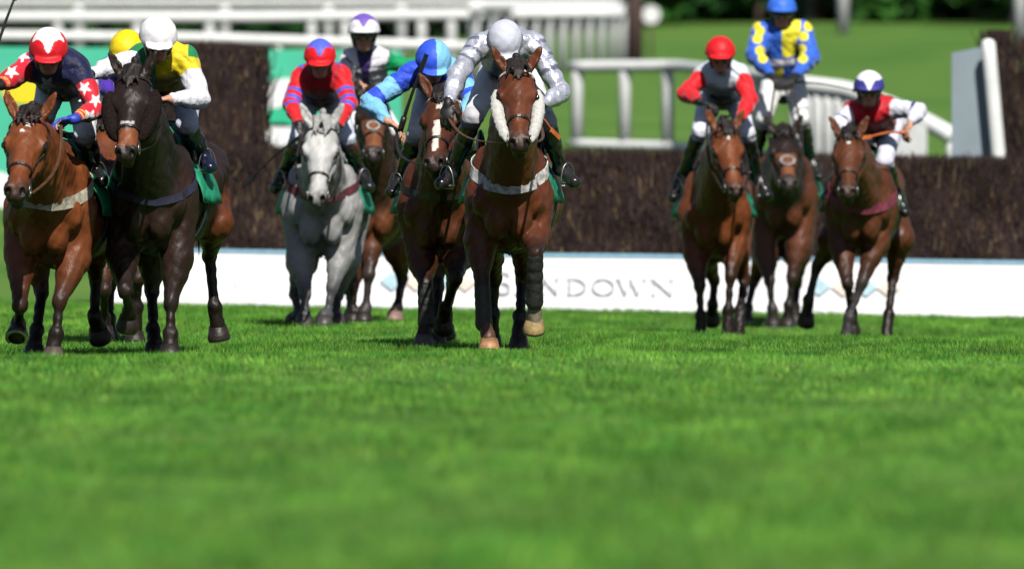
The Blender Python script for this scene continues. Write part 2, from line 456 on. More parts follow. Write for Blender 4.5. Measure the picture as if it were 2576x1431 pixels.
# --- steeplechase fence of dark birch
TW_V = None
def twigs_block(x0, x1, d, z0, z1, dep, N, mats, name, parent, seed=3, roundtop=0.0, lean=0.0, edge=True):
    """packed upright birch twigs filling a block (front face, top and ends)"""
    rg = np.random.default_rng(seed)
    V = []; C = []
    def emit(x, y, zb, H, w, c):
        n_ = len(x); th = rg.random(n_) * 1.2 - .6
        wx, wy = np.cos(th) * w * .5, np.sin(th) * w * .5
        lx = rg.normal(0, .22, n_) * H; ly = rg.normal(0, .12, n_) * H
        v = np.empty((n_, 4, 3)); v[:, 0] = np.stack([x - wx, y - wy, zb], 1); v[:, 1] = np.stack([x + wx, y + wy, zb], 1)
        v[:, 2] = np.stack([x + lx + wx * .3, y + ly + wy * .3, zb + H], 1); v[:, 3] = np.stack([x + lx - wx * .3, y + ly - wy * .3, zb + H], 1)
        V.append(v.reshape(-1, 3)); C.append(np.repeat(c, 4, 0))
    pal = np.array([[.028, .018, .017], [.043, .027, .024], [.021, .015, .017], [.078, .048, .028], [.17, .13, .07], [.050, .033, .035]])
    pw = np.array([.34, .24, .2, .11, .03, .08])
    n1 = int(N * .8)
    x = x0 + (x1 - x0) * rg.random(n1); y = d - rg.random(n1) ** 2 * .05 - .005 - .0
    zb = z0 + (z1 - z0) * (rg.random(n1) * 1.02 - .06)
    zt_ = z1 - roundtop * (np.clip(np.abs(x - (x0 + x1) / 2) / ((x1 - x0) / 2) - .55, 0, 1) / .45) ** 2.2
    H = .05 + .12 * rg.random(n1) ** 1.5; H = np.minimum(H, zt_ + .01 + .05 * rg.random(n1) ** 2 - zb)
    bulge = .035 * np.sin(x * 3.1) * np.sin(zb * 7 + x)
    base_z = gz(x, np.full(n1, d))
    c = pal[rg.choice(6, n1, p=pw)] * (.7 + .6 * rg.random((n1, 1)))
    low_ = 1 - np.clip((zb - z0) / (z1 - z0), 0, 1); c = c * (1 + .5 * low_ * (np.sin(x * 5 + zb * 9) > 0))[:, None]
    kp = H > .015
    emit(x[kp], (y + bulge * .5)[kp], (zb + base_z)[kp], np.maximum(H, .03)[kp], (.006 + .008 * rg.random(n1))[kp], c[kp])
    n2 = N - n1
    x = x0 + (x1 - x0) * rg.random(n2); y = d + dep * rg.random(n2)
    zb = z1 - roundtop * (np.clip(np.abs(x - (x0 + x1) / 2) / ((x1 - x0) / 2) - .55, 0, 1) / .45) ** 2.2 - .10 - .03 * rg.random(n2) + gz(x, np.full(n2, d)); H = .08 + .07 * rg.random(n2) + .04 * (rg.random(n2) < .06)
    c = pal[rg.choice(6, n2, p=pw)] * (.7 + .5 * rg.random((n2, 1)))
    emit(x, y, zb, H, .01 + np.zeros(n2), c)
    if edge:
        for xe in (x0, x1):
            n3 = N // 10
            x = xe + rg.normal(0, .07, n3); y = d + dep * rg.random(n3); zb = z0 + (z1 - z0) * rg.random(n3) + gz(x, np.full(n3, d))
            H = np.minimum(.08 + .2 * rg.random(n3), z1 + .03 + gz(x, np.full(n3, d)) - zb); c = pal[rg.choice(6, n3, p=pw)]
            emit(x, y, zb, np.maximum(H, .02), .014 + np.zeros(n3), c)
    V = np.concatenate(V); C = np.concatenate(C)
    F = np.arange(len(V)).reshape(-1, 4)
    # dense core behind the twigs
    nseg = 40; xx = np.linspace(x0, x1, nseg)
    cv = []; 
    for q in xx:
        g = float(gz(q, d)); cv += [[q, d, g + z0 - .3], [q, d, g + z1 - .05 - roundtop], [q, d + dep, g + z1 - .05 - roundtop], [q, d + dep, g + z0 - .3]]
    cf = []
    for i in range(nseg - 1):
        for k in range(4): cf.append([i * 4 + k, i * 4 + (k + 1) % 4, i * 4 + 4 + (k + 1) % 4, i * 4 + 4 + k])
    cf.append([0, 1, 2, 3]); e = (nseg - 1) * 4; cf.append([e + 3, e + 2, e + 1, e])
    nb = len(V)
    Vt = np.concatenate([V, cv]); Ct = np.concatenate([C, np.tile([.014, .009, .008], (len(cv), 1))])
    Ft = np.concatenate([F, np.array(cf) + nb])
    return mesh_obj(name, Vt, Ft, mats, parent, smooth=False, col=Ct)
BR = vcol("birch_twigs", rough=.8, spec=.15, vary=.45, nscale=2.2, bump=0.0)
FD = 100.6
fence = empty("steeplechase_fence", (0.6, FD, float(gz(.6, FD))), 'long dark birch steeplechase fence with a white board along its foot, behind all the horses', 'fence')
twigs_block(-3.52, 6.2, FD, .36, 1.39, .75, 95000, BR, "birch_brush", fence, 3)
# white take-off board with its blue top edge
def strip(x0, x1, zf0, zf1, y0, th, n_=60):
    xx = np.linspace(x0, x1, n_); V = []; F = []
    for q in xx:
        g = float(gz(q, FD))
        for (yy, zz) in ((y0, zf0), (y0 + (zf1 - zf0) * .25, zf1), (y0 + (zf1 - zf0) * .25 + th, zf1), (y0 + th, zf0)):
            V.append([q, yy, g + zz])
    for i in range(n_ - 1):
        for k in range(4): F.append([i * 4 + k, i * 4 + 4 + k, i * 4 + 4 + (k + 1) % 4, i * 4 + (k + 1) % 4])
    F.append([0, 1, 2, 3]); e = (n_ - 1) * 4; F.append([e + 3, e + 2, e + 1, e])
    return V, F
m, n, l, b = new_mat("board_white")
tc = n.new("ShaderNodeTexCoord")
v1 = n.new("ShaderNodeTexNoise"); v1.inputs["Scale"].default_value = 9; v1.inputs["Detail"].default_value = 6; v1.inputs["Roughness"].default_value = .75
l.new(tc.outputs["Object"], v1.inputs["Vector"])
cr = n.new("ShaderNodeValToRGB"); cr.color_ramp.elements[0].position = .30; cr.color_ramp.elements[1].position = .385
cr.color_ramp.elements[0].color = (.25, .21, .19, 1); cr.color_ramp.elements[1].color = (.80, .80, .83, 1)
l.new(v1.outputs["Fac"], cr.inputs["Fac"])
v2 = n.new("ShaderNodeTexNoise"); v2.inputs["Scale"].default_value = 1.7; v2.inputs["Detail"].default_value = 3
l.new(tc.outputs["Object"], v2.inputs["Vector"])
mr = n.new("ShaderNodeMapRange"); mr.inputs["From Min"].default_value = .3; mr.inputs["From Max"].default_value = .7; mr.inputs["To Min"].default_value = .88; mr.inputs["To Max"].default_value = 1.0
l.new(v2.outputs["Fac"], mr.inputs["Value"])
vs = n.new("ShaderNodeVectorMath"); vs.operation = 'SCALE'; l.new(cr.outputs["Color"], vs.inputs[0]); l.new(mr.outputs["Result"], vs.inputs["Scale"])
l.new(vs.outputs["Vector"], b.inputs["Base Color"]); b.inputs["Roughness"].default_value = .5
BW = m
mb = MB(); V_, F_ = strip(-3.56, 6.2, 0.0 - .05, .47, FD - .30, .03); mb.add(V_, F_)
board = mb.build("take_off_board", BW, fence)
mb = MB(); V_, F_ = strip(-3.565, 6.2, .471, .505, FD - .18, .06); mb.add(V_, F_)
mb.build("board_edge", simple("edge_blue", (.14, .33, .45), rough=.5), fence)
# lettering: serif capitals drawn as strokes (thick and thin) lying on the board
def bx_(px): return (px - 1288) * (FD - .25) / F_PX
def on_board(x, v):    # v = height above board foot along the face
    return [x, FD - .30 + v * .25 - .006, float(gz(x, FD)) + v]
LM = simple("letter_grey", (.47, .48, .54), rough=.6, noise=.25, nscale=25)
def poly_strokes(mbx, x0, v0, H, W, strokes):
    for st in strokes:
        if st[0] == 'L':
            _, xa, ya, xb, yb, t = st
            pts = [(xa, ya), (xb, yb)]; ts = [t, t]
        else:
            _, cx_, cy_, rx_, ry_, a0, a1, t0, t1 = st
            k_ = 18; A_ = np.radians(np.linspace(a0, a1, k_)); pts = [(cx_ + rx_ * math.cos(q), cy_ + ry_ * math.sin(q)) for q in A_]
            ts = [t0 + (t1 - t0) * abs(math.cos(q)) for q in A_]
        p2 = np.array([(x0 + u * W, v0 + w * H) for u, w in pts]); T_ = np.gradient(p2, axis=0)
        T_ /= np.linalg.norm(T_, axis=1, keepdims=True); N_ = np.stack([-T_[:, 1], T_[:, 0]], 1)
        V = []; F = []
        for q in range(len(p2)):
            for s_ in (-1, 1):
                c_ = p2[q] + N_[q] * s_ * ts[q] * H * .5; V.append(on_board(*c_))
        for q in range(len(p2) - 1): F.append([q * 2, q * 2 + 2, q * 2 + 3, q * 2 + 1])
        # give each stroke the thickness of a paint film / vinyl letter
        nV = len(V); V += [[a_[0], a_[1] - .003, a_[2]] for a_ in V]; F2 = [[i + nV for i in f] for f in F]
        mbx.add(V, F + F2)
TH, TN, SR = .16, .065, .06
GL = {
 'S': [('A', .5, .75, .36, .23, 30, 270, TN, TN * 1.2), ('A', .5, .27, .38, .25, -150, 90, TN, TH), ('A', .5, .75, .36, .23, 90, 200, TN, TH), ('L', .86, .78, .86, .98, SR), ('L', .12, .04, .12, .26, SR)],
 'A': [('L', .08, 0, .5, 1, TN), ('L', .5, 1, .92, 0, TH), ('L', .24, .36, .76, .36, TN), ('L', -.04, .02, .2, .02, SR), ('L', .78, .02, 1.06, .02, SR)],
 'N': [('L', .12, 0, .12, 1, TN), ('L', .10, 1, .88, 0, TH), ('L', .88, 0, .88, 1, TN), ('L', 0, .02, .26, .02, SR), ('L', -.04, .98, .16, .98, SR), ('L', .74, .98, 1.02, .98, SR)],
 'D': [('L', .16, 0, .16, 1, TH), ('A', .3, .5, .62, .48, -90, 90, TN, TH), ('L', .02, .02, .34, .02, SR), ('L', .02, .98, .34, .98, SR)],
 'O': [('A', .5, .5, .45, .48, 0, 360, TN, TH)],
 'W': [('L', .06, 1, .3, 0, TH), ('L', .3, 0, .5, .92, TN), ('L', .46, 1, .7, 0, TH), ('L', .7, 0, .94, 1, TN), ('L', -.04, .98, .18, .98, SR), ('L', .84, .98, 1.04, .98, SR)],
}
def text_at(pxs, word, v0):
    for ch, (xa, xb, H) in zip(word, pxs):
        mb = MB(); poly_strokes(mb, bx_(xa), v0, H, bx_(xb) - bx_(xa), GL[ch]); mb.build("letter", LM, board)
text_at([(1243, 1285, .195), (1294, 1346, .144), (1360, 1406, .144), (1424, 1476, .144), (1488, 1546, .144), (1550, 1626, .144), (1636, 1696, .144)], "SANDOWN", .14)
def diamond(px, w, h, v, mat):
    x = bx_(px); hw = w / 2
    V = [on_board(x - hw, v), on_board(x, v - h / 2), on_board(x + hw, v), on_board(x, v + h / 2)]
    V += [[a_[0], a_[1] - .003, a_[2]] for a_ in V]
    mb = MB(); mb.add(V, [(4, 5, 6, 7), (0, 1, 5, 4), (1, 2, 6, 5), (2, 3, 7, 6), (3, 0, 4, 7)])
    mb.build("diamond_mark", mat, board)
DB_ = simple("mark_blue", (.38, .58, .67), rough=.5); DT_ = simple("mark_tan", (.74, .64, .56), rough=.5)
for px, mt in ((985, DB_), (1046, DT_), (1108, DB_), (1170, DT_), (2060, DB_), (2120, DT_), (2178, DB_), (2236, DT_)):
    diamond(px, .21, .17, .245, mt)

# tall birch wing at the left end, and the wing brush on the right
wing = empty("birch_wing", (-2.4, FD + .9, float(gz(-2.4, FD + .9))), 'tall block of dark birch standing behind the left end of the fence', 'hedge')
twigs_block(-3.0, -2.33, FD + .9, 0.2, 2.29, .6, 42000, BR, "birch_brush", wing, 5, .24)
mb = MB(); mb.box((-2.67, FD + 1.2, float(gz(-2.8, FD + .9)) + .1), (.6, .5, .35)); mb.build("timber_base", simple("dark_timber", (.06, .045, .035), rough=.8), wing)
wing2 = empty("birch_wing", (4.95, 108.0, float(gz(4.95, 108))), 'tall dark brown birch hedge at the right edge behind the grey panel', 'hedge')
twigs_block(4.62, 7.2, 108.0, 0.2, 2.44, .6, 36000, BR, "birch_brush", wing2, 6, .3)
mb = MB(); mb.box((5.9, 108.3, float(gz(5.9, 108)) + .1), (2.4, .5, .35)); mb.build("timber_base", MATS["dark_timber"], wing2)

PVC = simple("white_rail_plastic", (.78, .80, .79), rough=.45, noise=.06, nscale=6)
PVCG = simple("white_rail_aged", (.66, .70, .68), rough=.55, noise=.08, nscale=6)
GP = simple("grey_panel", (.24, .30, .34), rough=.6, noise=.06, nscale=3)
# grey wing panel with leaning white post
pn = empty("wing_panel", (4.0, 105.5, float(gz(4, 105.5))), 'grey board panel with a sloped top standing beside the leaning white post', 'panel')
d_ = 105.5
p0 = P(2396, 180, d_); p1 = P(2396, 0, d_)
zt1 = P(2396, 134, d_)[2]; zt2 = P(2480, 118, d_)[2]; zb = float(gz(4.2, d_)) - .05
xl, xr, xr2 = P(2394, 0, d_)[0], P(2474, 0, d_)[0], P(2514, 0, d_)[0]
V = [[xl, d_, zb], [xr2, d_, zb], [xr, d_, zt2], [xl, d_, zt1]]; V += [[a_[0], a_[1] + .05, a_[2]] for a_ in V]
mb = MB(); mb.add(V, [(0, 1, 2, 3), (7, 6, 5, 4), (0, 4, 5, 1), (1, 5, 6, 2), (2, 6, 7, 3), (3, 7, 4, 0)]); mb.build("board", GP, pn)
mb = MB(); mb.box((xl + .04, d_ + .09, (zb + zt1) / 2), (.07, .07, zt1 - zb - .1)); mb.box(((xl + xr) / 2, d_ + .09, zt1 - .3), (xr - xl - .2, .06, .08))
mb.build("batten", PVCG, pn)
po = empty("leaning_post", (xr2 + .12, 104.6, float(gz(xr2, 104.6))), 'thick white post with a rounded top leaning left against the sky side of the grey panel', 'post')
po['label'] = 'thick white rounded post leaning to the left beside the grey panel'
dd = 105.3; a0 = P(2486, 113, dd); a1 = P(2540, 520, dd); a1[2] = float(gz(a1[0], dd)) - .1; a1[0] += .03
mb = MB(); tt = np.linspace(0, 1, 12)[:, None]; pts = a0 + (a1 - a0) * tt
pts = np.concatenate([[a0 + [0, 0, .055]], [a0 + [0, 0, .04]], pts]); mb.tube(pts, [.012, .05] + [.068] * 12, 14)
mb.build("post", PVC, po, True)
mb = MB(); mb.tube([a1 + [0, 0, .0], a1 + [0, 0, .16]], .10, 14); mb.build("collar", PVCG, po, True)

# --- advertising hoarding far left, green with white and yellow shapes
hd = empty("hoarding", tuple(P(300, 500, 128)), 'emerald green advertising hoarding with blurred white and yellow shapes behind the left horses', 'hoarding')
HD = 128.0
def hp(px, py, off=0.0):
    return P(px, py, HD + off)
def panel(pxs, mat, name, parent, off=0.0, th=.04):
    fr = [hp(px, py, off) for px, py in pxs]; n_ = len(fr)
    V = fr + [q + np.array([0, th, 0]) for q in fr]
    F = [list(range(n_)), list(range(2 * n_ - 1, n_ - 1, -1))] + [[i, i + n_, (i + 1) % n_ + n_, (i + 1) % n_] for i in range(n_)]
    mb = MB(); mb.add(V, F); return mb.build(name, mat, parent)
HG = simple("hoarding_green", (.035, .50, .27), rough=.4, noise=.05, nscale=2)
HGL = simple("hoarding_mint", (.07, .52, .33), rough=.4, noise=.05, nscale=2)
HW = simple("hoarding_white", (.82, .85, .85), rough=.4, noise=.05, nscale=2)
HY = simple("hoarding_yellow", (.78, .66, .02), rough=.4, noise=.05, nscale=2)
hb = panel([(-260, 116), (1010, 128), (1010, 545), (-260, 560)], HGL, "panel", hd)
def blob(cx, cy, rx, ry, mat, nm, e=2.6, rot=0):
    A_ = np.linspace(0, 2 * math.pi, 28, endpoint=False); pts = []
    for q in A_:
        u = math.copysign(abs(math.cos(q)) ** (2 / e), math.cos(q)) * rx; w = math.copysign(abs(math.sin(q)) ** (2 / e), math.sin(q)) * ry
        pts.append((cx + u * math.cos(rot) - w * math.sin(rot), cy + u * math.sin(rot) + w * math.cos(rot)))
    panel(pts[::-1], mat, nm, hb, -.012, .008)
blob(62, 215, 60, 48, HY, "printed_shape"); blob(-30, 500, 80, 70, HW, "printed_shape"); blob(120, 540, 60, 20, HW, "printed_shape")
blob(700, 236, 66, 34, HW, "printed_shape", 2.2, -.3); blob(692, 345, 46, 36, HW, "printed_shape", 4)
blob(740, 296, 120, 24, HG, "printed_shape", 3); blob(430, 330, 90, 60, HW, "printed_shape"); blob(250, 420, 60, 90, HG, "printed_shape")
blob(1010 - 90, 330, 60, 40, HW, "printed_shape")
blob(960, 190, 44, 44, HG, "printed_shape")
mb = MB()
for px in (-200, 40, 280, 520, 760, 990):
    q = hp(px, 340, .09); zb_ = float(gz(q[0], HD)) - .1; zt_ = hp(px, 125)[2]
    mb.box((q[0], q[1], (zb_ + zt_) / 2), (.07, .07, zt_ - zb_))
mb.build("frame_posts", PVCG, hd)

# --- white running rails
def rail_fence(label, pts, posts, thick, postw, low=None, mat=PVC, ends=None, group=None):
    """pts: list of (px, py, d) of the top rail; posts: picture x of each post"""
    W = np.array([P(*q) for q in pts]); mid = W[len(W) // 2]
    e = empty("running_rail", (mid[0], mid[1], float(gz(mid[0], mid[1]))), label, 'rail', group)
    mb = MB(); xs_ = np.array([q[0] for q in pts], float)
    fine = np.linspace(0, 1, 24); u = np.linspace(0, 1, len(W)); L = np.stack([np.interp(fine, u, W[:, k]) for k in range(3)], 1)
    mb.tube(L, thick / 2, 12); mb.build("top_rail", mat, e, True)
    if low is not None:
        mb = MB(); Lo = L.copy(); Lo[:, 2] = gz(L[:, 0], L[:, 1]) + low; mb.tube(Lo, thick * .42, 10); mb.build("lower_rail", mat, e, True)
    for px in posts:
        q = np.array([np.interp(px, xs_, W[:, k]) for k in range(3)])
        zb_ = float(gz(q[0], q[1])) - .08
        mb = MB(); mb.tube([[q[0], q[1] + .04, zb_], [q[0], q[1] + .04, q[2] - thick * .9], [q[0], q[1] + .02, q[2] - thick * .3]], [postw / 2, postw / 2, postw * .42], 10)
        mb.build("post", mat, e, True)
    return e
rail_fence('long white running rail across the top left of the picture, posts widely spaced', [(-300, 44, 200), (640, 44, 200), (1572, 34, 200)],
           [-180, 145, 345, 527, 784, 868, 1060, 1135], .21, .18)
rail_fence('higher pale rail behind the long rail at the very top left', [(-300, 8, 216), (640, 8, 216), (1560, 6, 216)],
           [-90, 198, 566, 826, 1010, 1190], .13, .18, mat=PVC)
rail_fence('lower white rail just above the green hoarding', [(-300, 88, 166), (500, 96, 166), (1180, 118, 166)],
           [-150, 120, 420, 700, 1000], .15, .13, mat=PVC)
rail_fence('close row of white uprights between the silver jockey and the brown post', [(1190, 22, 196), (1572, 22, 214)],
           [1196, 1232, 1268, 1303, 1338, 1372, 1407, 1441, 1475, 1508, 1540, 1566], .19, .15, mat=PVC)
rail_fence('white rail with a lower bar behind the red capped jockey', [(1438, 168, 151), (1700, 166, 150), (1900, 188, 146), (2010, 196, 144)],
           [1452, 1572, 1680, 1790, 1905, 2000], .15, .16, low=.06)
r_ = rail_fence('white rail curving down between the yellow spotted jockey and the grey panel', [(2015, 212, 132.5), (2130, 226, 132.2), (2250, 270, 131.8), (2330, 306, 131.5), (2400, 345, 131.2)],
           [2032, 2060, 2086, 2112, 2140, 2205, 2398], .20, .17)
# solid white board filling the end of the curved rail
q0, q1 = P(2205, 262, 131.6), P(2332, 316, 131.3)
zb0, zb1 = float(gz(q0[0], q0[1])), float(gz(q1[0], q1[1]))
V = [[q0[0], q0[1], zb0 + .05], [q1[0], q1[1], zb1 + .05], [q1[0], q1[1], q1[2]], [q0[0], q0[1], q0[2]]]; V += [[a_[0], a_[1] + .04, a_[2]] for a_ in V]
mb = MB(); mb.add(V, [(0, 1, 2, 3), (7, 6, 5, 4), (0, 4, 5, 1), (1, 5, 6, 2), (2, 6, 7, 3), (3, 7, 4, 0)]); mb.build("infill_board", PVC, r_)

# brown post, white disc, lone white posts
def post_obj(name, label, px, d, ptop, w, mat, cat='post', cap=True, pbot=None):
    q = P(px, ptop, d); zb_ = float(gz(q[0], d)) - .1
    if pbot is not None: zb_ = P(px, pbot, d)[2]
    e = empty(name, (q[0], d, zb_), label, cat)
    mb = MB(); mb.tube([[q[0], d, zb_], [q[0], d, q[2] - .05], [q[0], d, q[2]]], [w / 2, w / 2, w * .4], 14); mb.build("shaft", mat, e, True)
    if cap: mb = MB(); mb.tube([[q[0], d, q[2]], [q[0], d, q[2] + .05]], [w * .55, w * .3], 14); mb.build("cap", mat, e, True)
    return e
WD = simple("brown_timber", (.10, .055, .05), rough=.8, nscale=8, noise=.25)
post_obj("timber_post", 'thick dark brown post at the right end of the white uprights', 1597, 208, -60, .30, WD)
ds_ = empty("course_marker", tuple(P(1638, 150, 212)), 'white round marker disc beside the brown post', 'marker')
c_ = P(1638, 38, 212); c_[1] -= .05; zb_ = float(gz(c_[0], 212)) - .1
mb = MB(); A_ = np.linspace(0, 2 * math.pi, 28, endpoint=False)
V = [[c_[0] + .17 * math.cos(q), c_[1] + s_, c_[2] + .17 * math.sin(q)] for s_ in (0, .04) for q in A_]
mb.add(V, [list(range(28))[::-1], list(range(28, 56))] + [[i, (i + 1) % 28, (i + 1) % 28 + 28, i + 28] for i in range(28)])
mb.build("disc", PVC, ds_); mb = MB(); mb.tube([[c_[0], c_[1] + .07, zb_], [c_[0], c_[1] + .07, c_[2]]], .025, 8); mb.build("stake", MATS["brown_timber"], ds_, True)
post_obj("marker_post", 'white post standing in the grass right of the jockey in blue and yellow', 2121, 236, -150, .24, PVC)
post_obj("marker_post", 'white post cut by the right edge of the picture', 2566, 226, -150, .26, PVC)
post_obj("marker_post", 'dull grey post farthest back, just right of the blue cap', 2035, 250, -120, .2, simple("grey_post", (.28, .32, .28), rough=.7))

# --- trees and bushes on the hill
LF = vcol("leaf", rough=.6, spec=.2, vary=.4, nscale=.7, bump=0)
BK = simple("bark", (.09, .065, .045), rough=.9, nscale=5, noise=.3)
def tree(label, px, d, w, h, col, seed, trunk_h=1.0, name="tree", cat='tree', group='trees and bushes on the hill behind the course', n_=2600, leaf=.30):
    rg = np.random.default_rng(seed)
    x = P(px, 0, d)[0]; g = float(gz(x, d)) - .1
    e = empty(name, (x, d, g), label, cat, group)
    mb = MB()
    tp = [[x, d, g - .1], [x + .1, d, g + trunk_h], [x - .05, d + .1, g + h * .75]]
    mb.tube(tp, [w * .02 + .03, w * .015 + .03, .02], 8)
    cs = []
    for k in range(11):
        a_ = rg.random() * 6.283; rr = w * .5 * (.25 + .6 * rg.random()); zz = g + trunk_h * .3 + (h - trunk_h * .3) * (.05 + .83 * rg.random())
        c_ = np.array([x + rr * math.cos(a_) * (1.1 - .5 * (zz - g) / h), d + rr * math.sin(a_) * .6, zz]); cs.append(c_)
        mb.tube([tp[1], (np.array(tp[1]) + c_) / 2 + [0, 0, .2], c_], [.06, .045, .02], 6)
    mb.build("trunk", BK, e, True)
    cs = np.array(cs)
    ci = rg.integers(0, len(cs), n_); r0 = w * (.14 + .12 * rg.random(len(cs)))[ci]
    dv = rg.normal(0, 1, (n_, 3)); dv /= np.linalg.norm(dv, axis=1, keepdims=True)
    c = cs[ci] + dv * (r0 * rg.random(n_) ** .4)[:, None] * [1, .8, .8]
    c[:, 2] = np.maximum(c[:, 2], g + .05)
    A_ = rg.normal(0, 1, (n_, 3)); A_ /= np.linalg.norm(A_, axis=1, keepdims=True); B_ = np.cross(A_, rg.normal(0, 1, (n_, 3))); B_ /= np.linalg.norm(B_, axis=1, keepdims=True)
    s_ = (leaf * (.6 + .8 * rg.random(n_)))[:, None]
    V = np.stack([c - A_ * s_, c + B_ * s_ * .5, c + A_ * s_, c - B_ * s_ * .5], 1).reshape(-1, 3)
    C = np.repeat(np.array(col) * (.55 + .9 * rg.random((n_, 1))), 4, 0)
    mesh_obj("crown", V, np.arange(n_ * 4).reshape(-1, 4), LF, e, smooth=False, col=C)
G1, G2, G3 = (.035, .13, .018), (.018, .075, .016), (.012, .03, .012)
tr = [
 (-120, 262, 3.2, 3.4, G2, 'bush at the left edge behind the top rail'), (70, 266, 2.8, 3.0, G3, 'dark bush behind the top rail above the red starred cap'),
 (250, 264, 3.0, 3.2, G2, 'bush behind the rail between the red cap and the white cap'), (430, 268, 3.0, 3.1, G3, 'dark bush behind the rail above the white cap'),
 (610, 262, 2.8, 3.0, G2, 'bush behind the rail above the left birch block'), (770, 266, 2.6, 3.2, G3, 'dark bush behind the rail above the red and blue cap'),
 (950, 266, 2.8, 3.2, G3, 'dark bush behind the white and purple cap'), (1120, 264, 2.8, 3.0, G3, 'dark bush behind the rail above the blue cap'),
 (1290, 268, 2.8, 3.4, G2, 'bush behind the rail above the silver cap'), (1460, 264, 2.8, 3.2, G3, 'dark bush behind the close white uprights'),
 (1660, 262, 2.5, 3.6, G1, 'bright green bush just right of the white marker disc'), (1770, 270, 3.2, 5.0, G2, 'mid green tree above the red capped jockey'),
 (1900, 262, 2.6, 3.4, G1, 'bright bush left of the blue capped jockey'), (2050, 268, 3.4, 5.2, G2, 'tree right behind the blue cap at the top edge'),
 (2200, 262, 2.8, 4.2, G1, 'bright green tree right of the lone white post'), (2320, 272, 3.0, 5.4, G3, 'dark tree with a shaded gap near the top right'),
 (2440, 268, 3.2, 5.0, G3, 'darkest tree above the grey panel'), (2540, 258, 2.6, 4.0, G1, 'green tree at the right edge behind the cut white post'),
 (2700, 266, 3.2, 5.0, G2, 'tree just past the right edge of the picture'),
]
for i, (px, d, w, h, c, lb) in enumerate(tr):
    left = px < 1560
    tree(lb, px, d - 14 + (0 if not left else -3), w * 1.1, h * (1.0 if not left else .36), c, 40 + i, .5, n_=2200)
# far wood closing the view behind the hill
rg = np.random.default_rng(99); n_ = 26000
x = rg.uniform(-60, 60, n_); d = rg.uniform(292, 330, n_); hh = 8 + 3 * np.sin(x * .35) + 2 * np.sin(x * .9 + 1)
c = np.stack([x, d, gz(x, d) + hh * rg.random(n_) ** .8], 1)
A_ = rg.normal(0, 1, (n_, 3)); A_ /= np.linalg.norm(A_, axis=1, keepdims=True); B_ = np.cross(A_, rg.normal(0, 1, (n_, 3))); B_ /= np.linalg.norm(B_, axis=1, keepdims=True)
s_ = rg.uniform(.5, 1.1, (n_, 1)); V = np.stack([c - A_ * s_, c + B_ * s_ * .6, c + A_ * s_, c - B_ * s_ * .6], 1).reshape(-1, 3)
cc = np.where((np.sin(x * .5) + np.sin(x * 1.7 + 2) > .3)[:, None], np.array([G2]), np.array([G3])) * (.6 + .8 * rg.random((n_, 1)))
tag(mesh_obj("distant_wood", V, np.arange(n_ * 4).reshape(-1, 4), LF, None, smooth=False, col=np.repeat(cc, 4, 0)), 'far dark green wood closing the view at the top', 'wood', kind='stuff')
# ================================================================== HORSES
COAT = vcol("horse_coat", rough=.46, spec=.30, vary=.30, nscale=5, bump=.55, bscale=20, stretch=(1, 1, .55), sheen=0, bdist=.02)
HAIR = vcol("horse_hair", rough=.55, spec=.35, vary=.3, nscale=30, bump=.6, bscale=70, stretch=(1, 1, .2))
HOOF = vcol("horse_hoof", rough=.45, spec=.4, vary=.35, nscale=30, bump=.3, bscale=60)
EYE = simple("horse_eye", (.012, .008, .006), rough=.08, spec=.8, noise=0)
TACK = simple("dark_leather", (.018, .013, .012), rough=.42, spec=.5, noise=.2)
TACKB = simple("brown_leather", (.10, .045, .022), rough=.45, spec=.5, noise=.2)
STEEL = simple("steel", (.34, .34, .35), rough=.38, metal=1, noise=.05)
FLEECE = simple("white_fleece", (.80, .79, .74), rough=1.0, spec=.05, bump=.8, bscale=260, noise=.12, nscale=60)
FLEECEB = simple("dark_fleece", (.022, .014, .012), rough=.95, spec=.1, bump=1.0, bscale=110, noise=.2, nscale=50)
CLG = simple("green_saddle_cloth", (.015, .33, .17), rough=.6, noise=.25, nscale=12, bump=.3, bscale=30)
CLW = simple("white_saddle_cloth", (.70, .72, .74), rough=.6, noise=.1, nscale=12)
WEBW = simple("white_webbing", (.70, .69, .66), rough=.7, noise=.3, nscale=25)
WEBM = simple("maroon_webbing", (.12, .02, .035), rough=.7, noise=.2, nscale=25)
WEBN = simple("navy_webbing", (.02, .022, .05), rough=.7, noise=.2, nscale=25)
WEBP = simple("pink_webbing", (.20, .035, .06), rough=.7, noise=.2, nscale=25)
NEO = simple("neoprene_black", (.020, .020, .022), rough=.6, noise=.3, nscale=25, bump=.4, bscale=30)
SADDLE = simple("racing_saddle", (.02, .018, .018), rough=.35, spec=.5, noise=.2)

def ribbon(mb, pts, nor, w, th=.006, closed=False, colr=(1, 1, 1)):
    """strap of width w lying on points pts with surface normals nor"""
    pts = np.asarray(pts, float); nor = np.asarray(nor, float); m = len(pts)
    T = (np.roll(pts, -1, 0) - np.roll(pts, 1, 0)) if closed else np.gradient(pts, axis=0)
    T /= np.linalg.norm(T, axis=1, keepdims=True) + 1e-9
    nor = nor - T * (nor * T).sum(1, keepdims=True); nor /= np.linalg.norm(nor, axis=1, keepdims=True) + 1e-9
    B = np.cross(T, nor); w = np.broadcast_to(np.asarray(w, float), (m,))[:, None]
    V = np.stack([pts - B * w / 2, pts + B * w / 2, pts + B * w / 2 + nor * th, pts - B * w / 2 + nor * th], 1).reshape(-1, 3)
    F = []
    for i in range(m if closed else m - 1):
        j = (i + 1) % m
        for k in range(4): F.append((i * 4 + k, i * 4 + (k + 1) % 4, j * 4 + (k + 1) % 4, j * 4 + k))
    if not closed: F.append((3, 2, 1, 0)); e = (m - 1) * 4; F.append((e, e + 1, e + 2, e + 3))
    mb.add(V, F, colr)

